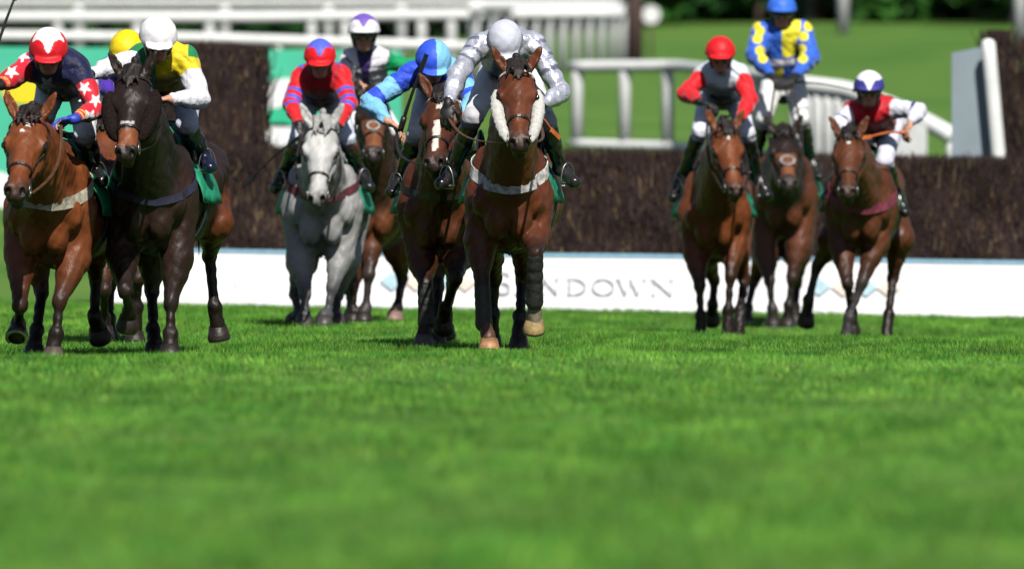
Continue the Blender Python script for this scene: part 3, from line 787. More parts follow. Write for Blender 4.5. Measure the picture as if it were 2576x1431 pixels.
def on_surface(S, org, dirs, off=.003, tmax=.6, start=.0):
    """march from points inside the body outwards until the skin"""
    org = np.asarray(org, float); dirs = np.asarray(dirs, float)
    dirs = dirs / np.linalg.norm(dirs, axis=1, keepdims=True); org = np.broadcast_to(org, dirs.shape)
    t = np.full(len(dirs), tmax)
    prev = None
    ts = np.arange(tmax, start, -.012)
    hit = np.zeros(len(dirs), bool)
    for q in ts:
        d = S.ev(org + dirs * q)
        new = (d < 0) & ~hit; t[new] = q; hit |= new
    on_surface.hit = hit
    a = t.copy(); b = t + .012
    for _ in range(5):
        c = (a + b) / 2; d = S.ev(org + dirs * c[:, None]); ins = d < 0
        a = np.where(ins, c, a); b = np.where(ins, b, c)
    Pn = org + dirs * (b + off)[:, None]
    e = 2e-3; G = np.stack([S.ev(Pn + np.eye(3)[i] * e) - S.ev(Pn - np.eye(3)[i] * e) for i in range(3)], 1)
    G /= np.linalg.norm(G, axis=1, keepdims=True) + 1e-9
    return Pn, G

def hoof(name, f, s, raised, parent, col, k=1.0, shoe=True):
    """hoof whose sole centre is s, hanging from fetlock f"""
    f = np.asarray(f, float); s = np.asarray(s, float)
    if raised:
        ax = nrm(s - f); fwd = np.array([0, -1.0, .0]) if raised != 2 else np.array([0, -.6, -1.0])
    else: ax = np.array([0, -.15, -1.0]); fwd = np.array([0, -1.0, 0])
    ax = nrm(ax); fwd = nrm(fwd - ax * fwd.dot(ax)); lat = np.cross(ax, fwd)
    V = []; C = []; n_ = 20
    for (h, r, sh) in ((.088, .042, -.012), (.080, .056, -.010), (.04, .064, 0), (.008, .074, .008), (0, .071, .008)):
        for i in range(n_):
            a = 2 * math.pi * i / n_
            rr = r * k * (1.0 if math.cos(a) > -.3 else .9)
            V.append(s - ax * h * k + (fwd * (math.cos(a) * 1.08 + .0) + lat * math.sin(a)) * rr + fwd * sh)
            C.append(np.array(col) * (1 if h < .07 else .6))
    F = []
    for j in range(4):
        for i in range(n_): F.append((j * n_ + i, j * n_ + (i + 1) % n_, (j + 1) * n_ + (i + 1) % n_, (j + 1) * n_ + i))
    # concave sole with frog
    V.append(s - ax * .012 * k); C.append(np.array(col) * .8); c0 = len(V) - 1
    for i in range(n_): F.append((4 * n_ + i, 4 * n_ + (i + 1) % n_, c0))
    F.append(tuple(range(n_))[::-1])
    o = mesh_obj("hoof", np.array(V), F, HOOF, parent, True, np.array(C))
    if shoe:
        mb = MB(); A_ = np.radians(np.linspace(-140, 140, 20))
        pts = [s + ax * .003 + (fwd * math.cos(a) * 1.06 + lat * math.sin(a)) * .062 * k + fwd * .008 for a in A_]
        ribbon(mb, pts, np.tile(ax, (20, 1)), .018, .008); mb.build("shoe", STEEL, o)
    return o

def horse(label, d0, gy, cx, poll, muzzle_px, legs, coat=(.15, .042, .013), dark=(.014, .009, .007), k=1.0, yaw=0.0, dz=-.10,
          hips=(-.0), blaze=None, face=None, muz=(.02, .014, .012), mane=(.012, .008, .007), res=.0125, roll=0.0,
          noseband=TACK, browband=TACK, girth=None, girth_px=None, cheek=None, wide=1.0, ringface=None, headk=1.16, points=None, neckcol=None,
          hoofcol=(.028, .021, .018), cloth=True, cloth_side=None, ears=(0, 0), sock=None, dark_face=None, martingale=False, body_shift=0.0, shadowroll=None, boots=(), patches=()):
    P0 = P(cx, 700, d0); gx = P0[0]; g0 = float(gz(gx, d0))
    root = empty("racehorse", (gx, d0, g0), label, 'horse', 'racehorses galloping towards the camera')
    S = SDF()
    def B(x, y, z, sc=True): return np.array([gx + yaw * y + x * k + body_shift * min(max(y, 0) / 1.6, 1), d0 + y * k, g0 + (z + dz) * k])
    def R(*r): return np.array(r) * k
    cdir = nrm([yaw, 1, 0]); lat = np.array([cdir[1], -cdir[0], 0]); AX = [lat, cdir, [0, 0, 1]]
    W = wide
    S.ell(B(0, .26, 1.12), R(.225 * W, .26, .30), AX, .06)
    S.ell(B(0, .24, .99), R(.17 * W, .24, .19), AX, .06)
    S.ell(B(0, .80, 1.14), R(.285 * W, .60, .35), AX, .08)
    S.ell(B(0, 1.25, 1.14), R(.27 * W, .45, .31), AX, .08)
    S.ell(B(0, 1.68, 1.27), R(.26 * W, .36, .28), AX, .08)
    S.cone(B(0, .38, 1.40), B(0, .72, 1.52), .13 * k, .09 * k, .08)
    S.cone(B(0, .7, 1.44), B(0, 1.6, 1.44), .13 * k, .15 * k, .08)
    for s in (-1, 1):
        S.ell(B(s * .165 * W, .26, 1.20), R(.095, .17, .27), AX, .04)
        S.ell(B(s * .150 * W, .04, 1.12), R(.085, .09, .11), AX, .025)
        S.ell(B(s * .070 * W, .0, 1.0), R(.080, .10, .13), AX, .018)
        S.ell(B(s * .15, 1.66, 1.18), R(.14, .30, .30), AX, .05)
        S.cone(B(s * .19, 1.3, 1.25), B(s * .15, 1.8, 1.36), .11 * k, .12 * k, .06)
    # head placement: muzzle depth solved from the head's real length
    hl = .60 * k * headk
    A = P(poll[0], poll[1], d0 + poll[2])
    M = P(muzzle_px[0], muzzle_px[1], d0 + poll[2] - .2)
    dx, dzz = M[0] - A[0], M[2] - A[2]
    fy = math.sqrt(max(hl * hl - dx * dx - dzz * dzz, .02))
    M = np.array([M[0], A[1] - fy, M[2]])
    ax = nrm(M - A)
    latr = nrm(np.cross(ax, [0, 0, 1])) * -1          # towards picture right
    if latr[0] < 0: latr = -latr
    un = nrm(np.cross(ax, latr));
    if un[1] > 0 and un[2] < 0: un = -un
    if un[2] < 0: un = -un                             # forehead normal (up / forward)
    if roll:
        c_, s_ = math.cos(roll), math.sin(roll); latr, un = latr * c_ + un * s_, un * c_ - latr * s_
    hk = k * headk
    def H(a, l_, n_): return A + ax * a * hk + latr * l_ * hk + un * n_ * hk
    HA = [latr, ax, un]
    # neck
    nb = [B(0, .52, 1.47), B(0, .28, 1.30), B(0, .10, 1.12)]
    nc = neckcol
    S.cone(nb[0], H(-.01, 0, -.05), .105 * k, .062 * k, .06, nc)
    S.cone(nb[1], H(.03, 0, -.09), .195 * k, .090 * k, .07, nc)
    S.cone(nb[2], H(.07, 0, -.15), .180 * k, .080 * k, .07, nc)
    S.ell((nb[1] + H(.05, 0, -.08)) / 2, R(.14, .14, .22), None, .06, nc)
    fc = face
    S.ell(H(.10, 0, -.055), np.array([.106, .13, .085]) * hk, HA, .03, fc)
    S.ell(H(.185, 0, -.035), np.array([.112, .085, .055]) * hk, HA, .03, fc)
    for s in (-1, 1):
        S.ell(H(.185, s * .094, -.03), np.array([.026, .045, .034]) * hk, HA, .018, fc)      # orbital ridge
        S.ell(H(.17, s * .072, -.125), np.array([.032, .125, .085]) * hk, HA, .03, fc)        # cheek
        S.cone(H(.25, s * .066, -.05), H(.40, s * .046, -.035), .014 * hk, .010 * hk, .015, fc)  # facial crest
        S.cone(H(.24, s * .052, -.13), H(.50, s * .024, -.075), .030 * hk, .026 * hk, .03, fc)
        S.ell(H(.545, s * .034, -.022), np.array([.030, .045, .035]) * hk, HA, .015, muz)
    S.cone(H(.16, 0, -.045), H(.36, 0, -.03), .088 * hk, .056 * hk, .03, fc)
    S.cone(H(.36, 0, -.03), H(.50, 0, -.03), .052 * hk, .046 * hk, .03, fc)
    S.cone(H(.46, 0, -.055), H(.53, 0, -.05), .052 * hk, .048 * hk, .03, fc)
    S.ell(H(.575, 0, -.05), np.array([.050, .035, .042]) * hk, HA, .02, muz)
    S.ell(H(.565, 0, -.105), np.array([.036, .042, .026]) * hk, HA, .015, muz)
    S.cone(H(.38, 0, -.11), H(.54, 0, -.10), .034 * hk, .026 * hk, .02, muz)
    for s in (-1, 1):
        S.ell(H(.578, s * .040, -.012), np.array([.014, .024, .022]) * hk, HA, .008, muz, neg=True)
        S.ell(H(.20, s * .124, -.030), np.array([.010, .024, .016]) * hk, HA, .006, neg=True)
        # ears
        eb = H(.005, s * .062, -.02); lean_ = ears[0 if s < 0 else 1]
        tipd = nrm(-ax * (.55 - .5 * lean_) + un * (.55 - .4 * abs(lean_)) * (1) + latr * s * (.62) + np.array([0, 0, .45]))
        et = eb + tipd * .165 * hk
        wd = nrm(np.cross(tipd, nrm(un + ax * .3))); fd = nrm(np.cross(wd, tipd))
        if fd[1] > 0: fd = -fd
        md = (eb * .55 + et * .45)
        S.ell(md, np.array([.030, .092, .018]) * hk, [wd, tipd, fd], .018, fc)
        S.cone(eb, md, .026 * hk, .022 * hk, .02, fc)
        S.ell(md + fd * .016 * hk + tipd * .01 * hk, np.array([.017, .062, .014]) * hk, [wd, tipd, fd], .008, neg=True)
    # legs
    pts_ = []
    pc = dark if points is None else points
    for li, L in enumerate(legs):
        fore = li < 2
        s = -1 if li in (0, 2) else 1
        J = [P(q[0], q[1], d0 + q[2]) for q in L['j']]
        if not L.get('r', 0): J[3][2] = float(gz(J[3][0], J[3][1])) + .006
        cc = L.get('c', None)
        up = cc; low = L.get('low', pc)
        if fore:
            sh = B(s * .17 * W, .22, 1.15); el = J[0]; kn, fe, ho = J[1], J[2], J[3]
            S.cone(sh, el, .120 * k, .098 * k, .05, up)
            mid = el + (kn - el) * .35
            S.cone(el, mid, .098 * k, .078 * k, .04, up); S.cone(mid, kn, .076 * k, .043 * k, .03, L.get('mid', np.array(coat) * .35 + np.array(pc) * .65))
            S.ell(kn, R(.047, .044, .058), None, .02, low)
            S.cone(kn, kn + (fe - kn) * .5, .038 * k, .026 * k, .02, low); S.cone(kn + (fe - kn) * .5, fe, .026 * k, .031 * k, .02, low)
            S.cone(kn + [0, .022 * k, -.02], fe + [0, .022 * k, .02], .017 * k, .017 * k, .015, low)
        else:
            hp_ = B(s * .15, 1.62, 1.12); st_, ho_k, fe, ho = J
            S.cone(hp_, st_, .165 * k, .115 * k, .06, up)
            S.cone(st_, st_ + (ho_k - st_) * .5, .110 * k, .068 * k, .05, up)
            S.cone(st_ + (ho_k - st_) * .5, ho_k, .066 * k, .045 * k, .03, L.get('mid', np.array(coat) * .4 + np.array(pc) * .6))
            S.ell(ho_k + [0, .015, .01], R(.042, .062, .060), None, .02, low)
            S.cone(ho_k, fe, .036 * k, .030 * k, .02, low)
            S.cone(ho_k + [0, .03 * k, -.02], fe + [0, .024 * k, .02], .022 * k, .022 * k, .015, low)
            kn = ho_k
        S.ell(fe, R(.048, .052, .052), None, .015, L.get('fet', low))
        r_ = L.get('r', 0)
        if r_: had = nrm(ho - fe)
        else: had = nrm([0, -.15, -1.0])
        cor = ho - had * .078 * k
        S.cone(fe, cor, .040 * k, .050 * k, .015, L.get('fet', low))
        pts_.append((fe, ho, r_, L.get('hoof', hoofcol), kn))
    V, F = S.mesh(res, disp=lambda X, Y, Z: .0026 * (np.sin(X * 61 + 2 * np.sin(Z * 23)) * np.sin(Z * 37 + 1.7 * np.sin(Y * 19)) + .8 * np.sin(X * 95 - Z * 58 + 2 * np.sin(Y * 41))))
    col = S.paint(V, coat, .016)
    # eye rim / inner nostril darker skin, dapple / blaze markings that belong to the hide
    q = V - A; a_ = q @ ax / hk; l_ = q @ latr / hk; n_ = q @ un / hk
    onhead = (a_ > -.02) & (a_ < .64) & (np.abs(l_) < .14) & (n_ > -.16) & (n_ < .1)
    for s in (-1, 1):
        m = onhead & (((a_ - .205) / .034) ** 2 + ((l_ - s * .117) / .035) ** 2 + ((n_ + .03) / .03) ** 2 < 1)
        col[m] = np.array(muz) * .8
        m = onhead & (((a_ - .585) / .03) ** 2 + ((l_ - s * .040) / .018) ** 2 < 1) & (n_ > -.045); col[m] = np.array([.01, .007, .006])
    if blaze:
        for (a0, a1, w0, w1, lx) in blaze:
            t = np.clip((a_ - a0) / (a1 - a0), 0, 1); w_ = (w0 + (w1 - w0) * t) * (1 + .15 * np.sin(a_ * 60))
            m = (a_ > a0) & (a_ < a1) & (np.abs(l_ - lx) < w_) & (n_ > -.03) & onhead
            col[m] = (.70, .64, .58)
    for (a0, a1, lm, n0, c_) in patches:
        m = onhead & (a_ > a0 + .02 * np.cos(l_ * 40)) & (a_ < a1) & (np.abs(l_) < lm) & (n_ > n0); col[m] = c_
    if sock is not None:
        for (li, zt, c_) in sock:
            fe, ho = pts_[li][0], pts_[li][1]
            m = (np.linalg.norm(V - (fe + ho) / 2, axis=1) < .11 * k) & (V[:, 2] < fe[2] + zt); col[m] = c_
    body = mesh_obj("body", V, F, COAT, root, True, col)
    # eyes
    for s in (-1, 1):
        sp = SDF(); sp.ell(H(.203, s * .110, -.030), np.array([.015, .021, .019]) * hk, HA, .005); v, f = sp.mesh(.005)
        mesh_obj("eye", v, f, EYE, root, True)
    # forelock and mane
    ts = SDF()
    rg = np.random.default_rng(int(cx))
    for i in range(9):
        s = (i - 4) / 4.0
        a = H(-.03, s * .045, .03 - .01 * abs(s)); b = H(.05 + .03 * rg.random(), s * .05 + .02 * rg.normal(), .055); c = H(.10 + .05 * rg.random(), s * .04 + .02 * rg.normal(), .045)
        up_ = a + np.array([0, -.01, .012 * hk]) * (1 - .4 * abs(s))
        ts.chain([a, up_, b, c], np.array([.009, .011, .008, .002]) * hk, .009)
    v, f = ts.mesh(.007); mesh_obj("forelock", v, f, HAIR, root, True, np.tile(mane, (len(v), 1)))
    ts = SDF(); N_ = 16
    for i in range(N_):
        t = i / (N_ - 1.0); p_ = (H(-.09, 0, -.05) * (1 - t) + nb[0] * t) + np.array([0, .02, (.04 + .035 * t) * k + .02 * math.sin(t * 3.1)])
        e_ = p_ + np.array([rg.normal(0, .03) + .05, .07, -.03 + .05 * rg.random()]) * k
        ts.cone(p_ + [0, -.01, -.04], p_, .020 * k, .022 * k, .02); ts.cone(p_, e_, .022 * k, .006, .02)
    v, f = ts.mesh(.011); mesh_obj("mane", v, f, HAIR, root, True, np.tile(mane, (len(v), 1)))
    ts = SDF(); tb = B(0, 1.98, 1.36)
    for i in range(7):
        sx = (i - 3) * .018; ts.chain([tb + [sx * .5, -.03, 0], tb + [sx, .10, .02], tb + [sx * 2.2, .30, -.20], tb + [sx * 3, .42 + .02 * i, -.55 - .04 * (i % 3)]], np.array([.035, .035, .028, .008]) * k, .03)
    v, f = ts.mesh(.016); mesh_obj("tail", v, f, HAIR, root, True, np.tile(mane, (len(v), 1)))
    for (fe, ho, r_, hc, kn) in pts_: hoof("hoof", fe, ho, r_, root, hc, k)
    for bi in boots:
        fe, ho, r_, hc, kn = pts_[bi]; bs = SDF(); up_ = kn + (fe - kn) * .06
        bs.cone(up_, kn + (fe - kn) * .5, .052 * k, .046 * k, .02); bs.cone(kn + (fe - kn) * .5, fe + (fe - kn) * .10, .046 * k, .058 * k, .02)
        for q_ in (.25, .5, .75): c0_ = kn + (fe - kn) * q_; bs.cone(c0_ - (fe - kn) * .02, c0_ + (fe - kn) * .02, .054 * k, .054 * k, .004)
        v, f = bs.mesh(.008); mesh_obj('leg_boot', v, f, NEO, root, True)
    # bridle
    def hring(a, cen_n, span, off=.002):
        th = np.radians(np.linspace(span[0], span[1], 30)); o_ = H(a, 0, cen_n)
        dirs = np.cos(th)[:, None] * un + np.sin(th)[:, None] * latr
        return on_surface(S, o_, dirs, off, .26)
    mbb = MB()
    p_, g_ = hring(.395, -.06, (-175, 175)); ribbon(mbb, p_, g_, .016)
    br = mbb.build("noseband", noseband, root)
    mbb = MB(); p_, g_ = hring(.045, -.05, (-100, 100), .004); ribbon(mbb, p_, g_, .024 if browband is not TACK else .018); mbb.build("browband", browband, root)
    for s in (-1, 1):
        mbb = MB(); aa = np.linspace(.045, .50, 14); org = np.array([H(q, 0, -.075) for q in aa])
        dirs = np.array([latr * s + un * .10 for _ in aa]); p_, g_ = on_surface(S, org, dirs, .003, .22); ribbon(mbb, p_, g_, .015); mbb.build("cheek_strap", TACK, root)
        mbb = MB(); c_ = p_[-1] + latr * s * .008; A_ = np.linspace(0, 6.283, 16, endpoint=False)
        mbb.tube([c_ + ax * math.cos(q) * .030 * hk + un * math.sin(q) * .030 * hk for q in A_], .0045, 6, closed=True); mbb.build("bit_ring", STEEL, root, True)
        if cheek is not None:
            cs = SDF(); mat_, r0 = cheek[0], cheek[1]; a0_, a1_ = (cheek[2], cheek[3]) if len(cheek) > 3 else (.10, .42)
            aa = np.linspace(a0_, a1_, 9); org = np.array([H(q, 0, -.07) for q in aa]); p2, g2 = on_surface(S, org, np.array([latr * s + un * .05 for _ in aa]), .0, .22)
            p2 = p2[1] + (p2[-1] - p2[1]) * np.linspace(0, 1, 9)[:, None] + latr * s * (r0 * .5 + .018 * np.sin(np.linspace(0, 3.1, 9)))[:, None]; rs = r0 * hk * np.array([.6, .95, 1.05, 1.1, 1.05, 1.0, .95, .85, .55])
            cs.chain(list(p2), list(rs), .02); 
            v, f = cs.mesh(.008, disp=lambda X, Y, Z: .0030 * np.sin(X * 190 + Z * 90 + 3 * np.sin(Y * 50)) * np.sin(Z * 150 + Y * 110 + 2 * np.sin(X * 70))); mesh_obj("cheekpiece", v, f, mat_, root, True)
    if shadowroll is not None:
        a_r, rr, mt = shadowroll; p_, g_ = hring(a_r, -.06, (-95, 95), rr * .4); mbb = MB(); mbb.tube(p_, rr, 10); mbb.build("sheepskin_noseband", mt, root, True)
    if ringface is not None:
        a_r, rr = ringface; A_ = np.linspace(0, 6.283, 24, endpoint=False); o_ = H(a_r, 0, .0)
        p_ = [o_ + latr * math.cos(q) * rr + ax * math.sin(q) * rr + un * .03 for q in A_]; mbb = MB(); mbb.tube(p_, .010, 8, closed=True); mbb.build("nose_ring_pad", simple("grey_wool", (.42, .42, .40), rough=.95, noise=.25), root, True)
    # breast girth across the chest
    if girth is not None:
        mt, zc, zs, wd_ = girth      # centre height, side height
        u = np.linspace(-1, 1, 41); th = u * math.radians(112)
        zz = zc + (zs - zc) * np.abs(u) ** 1.35
        org = np.array([B(0, .50, z_) for z_ in zz]); dirs = np.stack([np.sin(th), -np.cos(th), np.zeros(41)], 1)
        p_, g_ = on_surface(S, org, dirs, .003, .80); hm_ = on_surface.hit & (np.abs(np.concatenate([[0], np.diff(np.linalg.norm(p_ - org, axis=1))])) < .16)
        i0_ = 20; i1_ = 20
        while i0_ > 0 and hm_[i0_ - 1]: i0_ -= 1
        while i1_ < 40 and hm_[i1_ + 1]: i1_ += 1
        p_, g_ = p_[i0_:i1_ + 1], g_[i0_:i1_ + 1]; g_[:, 2] *= .4
        mbb = MB(); ribbon(mbb, p_, g_, wd_); mbb.build("breast_girth", mt, root)
    if martingale:
        mbb = MB(); aa = np.linspace(0, 1, 16); org = np.array([B(0, .42, 1.30 - .40 * q) for q in aa]); p_, g_ = on_surface(S, org, np.array([[0, -1, .05]] * 16), .002, .9); ribbon(mbb, p_, g_, .022); mbb.build("martingale", TACK, root)
    # saddle cloth, girth strap, saddle
    ny, nt = 12, 21
    ys = np.linspace(.44, 1.06, ny); th = np.radians(np.linspace(-104, 104, nt))
    Vc = []; 
    for y_ in ys:
        dirs = np.stack([np.sin(th), np.zeros(nt), np.cos(th)], 1); p_, g_ = on_surface(S, B(0, y_, 1.18), dirs, .012, .5)
        out = (np.abs(th) / math.radians(104)) ** 3
        p_ = p_ + np.stack([np.sign(th) * .035 * out * (1 + .5 * np.sin(y_ * 23 + th * 3)), 0 * out, 0 * out], 1); Vc.append(p_)
    Vc = np.array(Vc).reshape(-1, 3); g_c = np.array([0, 0, .006])
    V2 = np.concatenate([Vc, Vc * 1.0 + (Vc - B(0, .75, 1.1)) * .02]); F2 = []
    for i in range(ny - 1):
        for j in range(nt - 1):
            a = i * nt + j; F2.append((a, a + nt, a + nt + 1, a + 1)); b_ = a + ny * nt; F2.append((b_, b_ + 1, b_ + nt + 1, b_ + nt))
    NN = ny * nt
    for j in range(nt - 1): F2.append((j, j + 1, j + 1 + NN, j + NN)); e_ = (ny - 1) * nt + j; F2.append((e_, e_ + NN, e_ + 1 + NN, e_ + 1))
    for i in range(ny - 1): a = i * nt; F2.append((a, a + NN, a + nt + NN, a + nt)); a = i * nt + nt - 1; F2.append((a, a + nt, a + nt + NN, a + NN))
    mesh_obj("saddle_cloth", V2, F2, CLG, root, True)
    mbb = MB(); th = np.radians(np.linspace(-178, 178, 36)); dirs = np.stack([np.sin(th), 0 * th, np.cos(th)], 1); p_, g_ = on_surface(S, B(0, .62, 1.15), dirs, .02, .6); ribbon(mbb, p_, g_, .075); mbb.build("girth_strap", WEBN, root)
    sd = SDF(); sd.ell(B(0, .78, 1.565), R(.12, .24, .035), None, .02); sd.ell(B(0, .56, 1.60), R(.05, .04, .05), None, .04); sd.ell(B(0, 1.0, 1.59), R(.11, .05, .045), None, .04)
    for s in (-1, 1): sd.ell(B(s * .20, .68, 1.42), R(.035, .15, .17), None, .05)
    v, f = sd.mesh(.014); mesh_obj("saddle", v, f, SADDLE, root, True)
    return dict(root=root, S=S, H=H, B=B, ax=ax, lat=latr, un=un, A=A, M=M, d0=d0, k=k, hk=hk)

def reins(hs, hands, mat=TACK):
    """from the bit on each side to the hand"""
    for s, h_ in zip((-1, 1), hands):
        if h_ is None: continue
        a = hs['H'](.50, s * .075, -.09); h_ = np.asarray(h_, float)
        n_ = 14; t = np.linspace(0, 1, n_)[:, None]; p = a + (h_ - a) * t; p[:, 2] -= .05 * np.sin(t[:, 0] * math.pi)
        p[:, 0] += s * .06 * np.sin(t[:, 0] * math.pi)
        mb = MB(); ribbon(mb, p, np.tile([0, -.3, 1.0], (n_, 1)), .019, .006); mb.build("rein", mat, hs['root'])
# ================================================================== RIDERS
SKIN = vcol("skin", rough=.5, spec=.4, vary=.12, nscale=30, bump=.15, bscale=90)
SILK = vcol("silks", rough=.54, spec=.25, vary=.18, nscale=9, bump=.6, bscale=20, stretch=(1, 1, 1), sheen=.3, bdist=.03)
SATIN = vcol("satin_silks", rough=.34, spec=.5, vary=.20, nscale=12, bump=.5, bscale=17, bdist=.04, coat=.15)
BRE = vcol("breeches_cloth", rough=.6, spec=.3, vary=.10, nscale=12, bump=.5, bscale=18, bdist=.02)
BOOT = vcol("boot_leather", rough=.25, spec=.6, vary=.2, nscale=20, bump=.25, bscale=25)
SATIN.node_tree.nodes['Principled BSDF'].inputs['Metallic'].default_value = .45
CAP = vcol("cap_cover", rough=.52, spec=.3, vary=.08, nscale=25, bump=.35, bscale=22, bdist=.015)
GLOVE = simple("black_glove", (.012, .012, .013), rough=.5)
GLOVEB = simple("blue_glove", (.03, .06, .45), rough=.5)
BLK = simple("black_strap", (.014, .013, .015), rough=.5)
LENS = simple("goggle_lens", (.02, .018, .016), rough=.08, spec=.9, noise=.05)
WHIP = simple("whip_black", (.015, .013, .014), rough=.4)
WHIPO = simple("whip_orange", (.62, .16, .04), rough=.45)
IRON = STEEL
SK = (.52, .27, .19)

def seg_param(V, a, b):
    ba = b - a; t = np.clip(((V - a) @ ba) / (ba @ ba), 0, 1)
    return np.linalg.norm(V - a - t[:, None] * ba, axis=1), t

def make_hand(S, w, d, side, c=None, grip=0.8, spread=0.0, palm_n=None, g=1.0):
    """palm, four separate curled fingers and a thumb; w wrist, d direction, palm_n out of the palm"""
    d = nrm(d); pn = nrm(palm_n if palm_n is not None else [0, 0, -1.0]); pn = nrm(pn - d * pn.dot(d)); la = np.cross(d, pn) * side
    pc = w + d * .052 * g
    S.cone(w - d * .01, w + d * .02 * g, .024 * g, .025 * g, .015, c)
    S.ell(pc, np.array([.016, .046, .040]) * g, [pn, d, la], .012, c)
    Lf = [.040, .046, .043, .034]
    tips = []
    for i in range(4):
        o = (-.030 + .020 * i) * g
        b = w + d * .088 * g + la * o
        cdir = d; p_ = b; r_ = .0095 * g; L = Lf[i] * g
        for j, (f, rr) in enumerate(((.9, 1), (.65, .92), (.5, .8))):
            ang = grip * (.55 + .75 * j) + .05 * i
            dirn = nrm(d * math.cos(ang) + pn * math.sin(ang) + la * spread * (i - 1.5) * .2)
            q_ = p_ + dirn * L * f; S.cone(p_, q_, r_ * rr, r_ * rr * .92, .004, c); p_ = q_
        tips.append(p_)
    tb = w + d * .035 * g - la * .036 * g; t1 = tb + nrm(d * .7 - la * .6 + pn * .4) * .036 * g; t2 = t1 + nrm(d * .75 + pn * .75 + la * .15) * .032 * g
    S.cone(tb, t1, .013 * g, .011 * g, .008, c); S.cone(t1, t2, .011 * g, .009 * g, .004, c)
    return w + d * .085 * g + pn * .022 * g, la

def rider(label, hs, head, fwd, sh, el, wr, pel, kn, an, toe, cap, silk, breech=(.74, .74, .77), boot=(.014, .013, .014), top=None, gloves=(1, 1), hand_d=(None, None), hand_p=(None, None),
          neckp=None, up=None, glove_mat=None, grip=(.8, .8), satin=False, res=.0075, show_legs=True, sc=1.0, collar=None, twist=0.0, sleeve=1.0, knee_c=None, chest=1.0, hatk=1.0, boot_top=None, stirrups=True):
    d0 = hs['d0']
    def Q(q): return P(q[0], q[1], d0 + q[2])
    Hc = Q(head); F = nrm(fwd)
    S1, S2 = Q(sh[0]), Q(sh[1]); E1, E2 = Q(el[0]), Q(el[1]); W1, W2 = Q(wr[0]), Q(wr[1]); PV = Q(pel)
    K1, K2 = Q(kn[0]), Q(kn[1]); A1, A2 = Q(an[0]), Q(an[1]); T1, T2 = Q(toe[0]), Q(toe[1])
    mid = (S1 + S2) / 2; latv = nrm(S2 - S1)
    spine = nrm(mid - PV)
    NK = mid + spine * .03 + np.array([0, 0, .02]) if neckp is None else Q(neckp)
    U = nrm(up) if up is not None else np.array([0, 0, 1.0]); U = nrm(U - F * U.dot(F)); Rr = np.cross(F, U)
    if Rr[0] < 0: Rr = -Rr
    HAx = [Rr, F, U]
    front = nrm(np.cross(latv, spine))
    if front[1] > 0 and front[2] > 0: front = -front
    if front[2] > .2: front = -front
    root = empty("person", tuple((PV[0], PV[1], PV[2] - .12)), label, 'person', 'jockeys riding the racehorses')
    def h(r_, f_, u_): return Hc + Rr * r_ * sc + F * f_ * sc + U * u_ * sc
    def a3(*v): return np.array(v) * sc
    # ---------------- body (one continuous skin)
    B = SDF()
    B.ell(h(0, -.01, .015), a3(.073, .090, .095), HAx, .02, SK); B.ell(h(0, .030, -.035), a3(.060, .056, .080), HAx, .025, SK)
    B.ell(h(0, .045, -.090), a3(.036, .036, .030), HAx, .03, SK)
    for s in (-1, 1):
        B.ell(h(s * .033, .058, -.028), a3(.022, .020, .020), HAx, .015, (.56, .24, .17)); B.cone(h(s * .012, .078, .018), h(s * .038, .066, .018), .010 * sc, .009 * sc, .012, SK)
        B.ell(h(s * .075, -.005, -.015), a3(.010, .020, .030), HAx, .01, (.56, .24, .17)); B.cone(h(s * .05, .0, -.05), h(s * .022, .055, -.095), .018 * sc, .018 * sc, .02, SK)
        B.ell(h(s * .028, .086, .0), a3(.013, .010, .008), HAx, .006, neg=True)
    B.cone(h(0, .082, .012), h(0, .104, -.022), .009 * sc, .013 * sc, .01, (.56, .25, .18)); B.ell(h(0, .098, -.030), a3(.019, .012, .009), HAx, .008, SK)
    B.ell(h(0, .079, -.058), a3(.024, .011, .007), HAx, .005, (.42, .13, .11)); B.ell(h(0, .077, -.068), a3(.020, .011, .006), HAx, .005, (.42, .13, .11))
    B.cone(h(-.02, .094, -.0625), h(.02, .094, -.0625), .0025, .0025, .003, neg=True)
    B.cone(h(0, -.02, -.05), NK, .047 * sc, .050 * sc, .02, SK)
    B.cone(NK, mid, .050 * sc, .045 * sc, .02, SK)
    B.cone(S1, S2, .042, .042, .03, SK); B.cone(PV, mid, .085, .085, .03, SK, sq=(latv, 1.2))
    for (s_, e_, w_) in ((S1, E1, W1), (S2, E2, W2)): B.cone(s_, e_, .046, .038, .03, SK); B.cone(e_, w_, .038, .024, .02, SK)
    hips = [PV + latv * .09 * s for s in (-1, 1)]
    for hp_, k_, a_, t_ in ((hips[0], K1, A1, T1), (hips[1], K2, A2, T2)):
        B.cone(hp_, k_, .082, .050, .04, SK); B.cone(k_, k_ + (a_ - k_) * .35, .048, .050, .02, SK); B.cone(k_ + (a_ - k_) * .35, a_, .050, .032, .02, SK); B.cone(a_ + np.array([0, 0, -.03]), t_ + np.array([0, 0, -.035]), .022, .020, .02, SK)
    grips = []
    for i, (w_, e_) in enumerate(((W1, E1), (W2, E2))):
        dr = hand_d[i] if hand_d[i] is not None else (w_ - e_)
        grips.append(make_hand(B, w_, np.array(dr, float), 1 if i else -1, SK, grip[i], 0, hand_p[i], 1.08))
    v, f = B.mesh(res); c = B.paint(v, SK, .006)
    mesh_obj("body", v, f, SKIN, root, True, c)
    # ---------------- silks
    C = SDF()
    q = sleeve
    C.cone(PV + spine * .03, PV + (mid - PV) * .55, .125, .130, .05, sq=(latv, 1.15)); C.cone(PV + (mid - PV) * .5, mid - spine * .02, .130 * chest, .132 * chest, .06, sq=(latv, 1.22))
    C.cone(S1 + latv * .02, S2 - latv * .02, .070, .070, .05); C.cone(mid, NK + (h(0, -.02, -.05) - NK) * .1, .085, .062, .04)
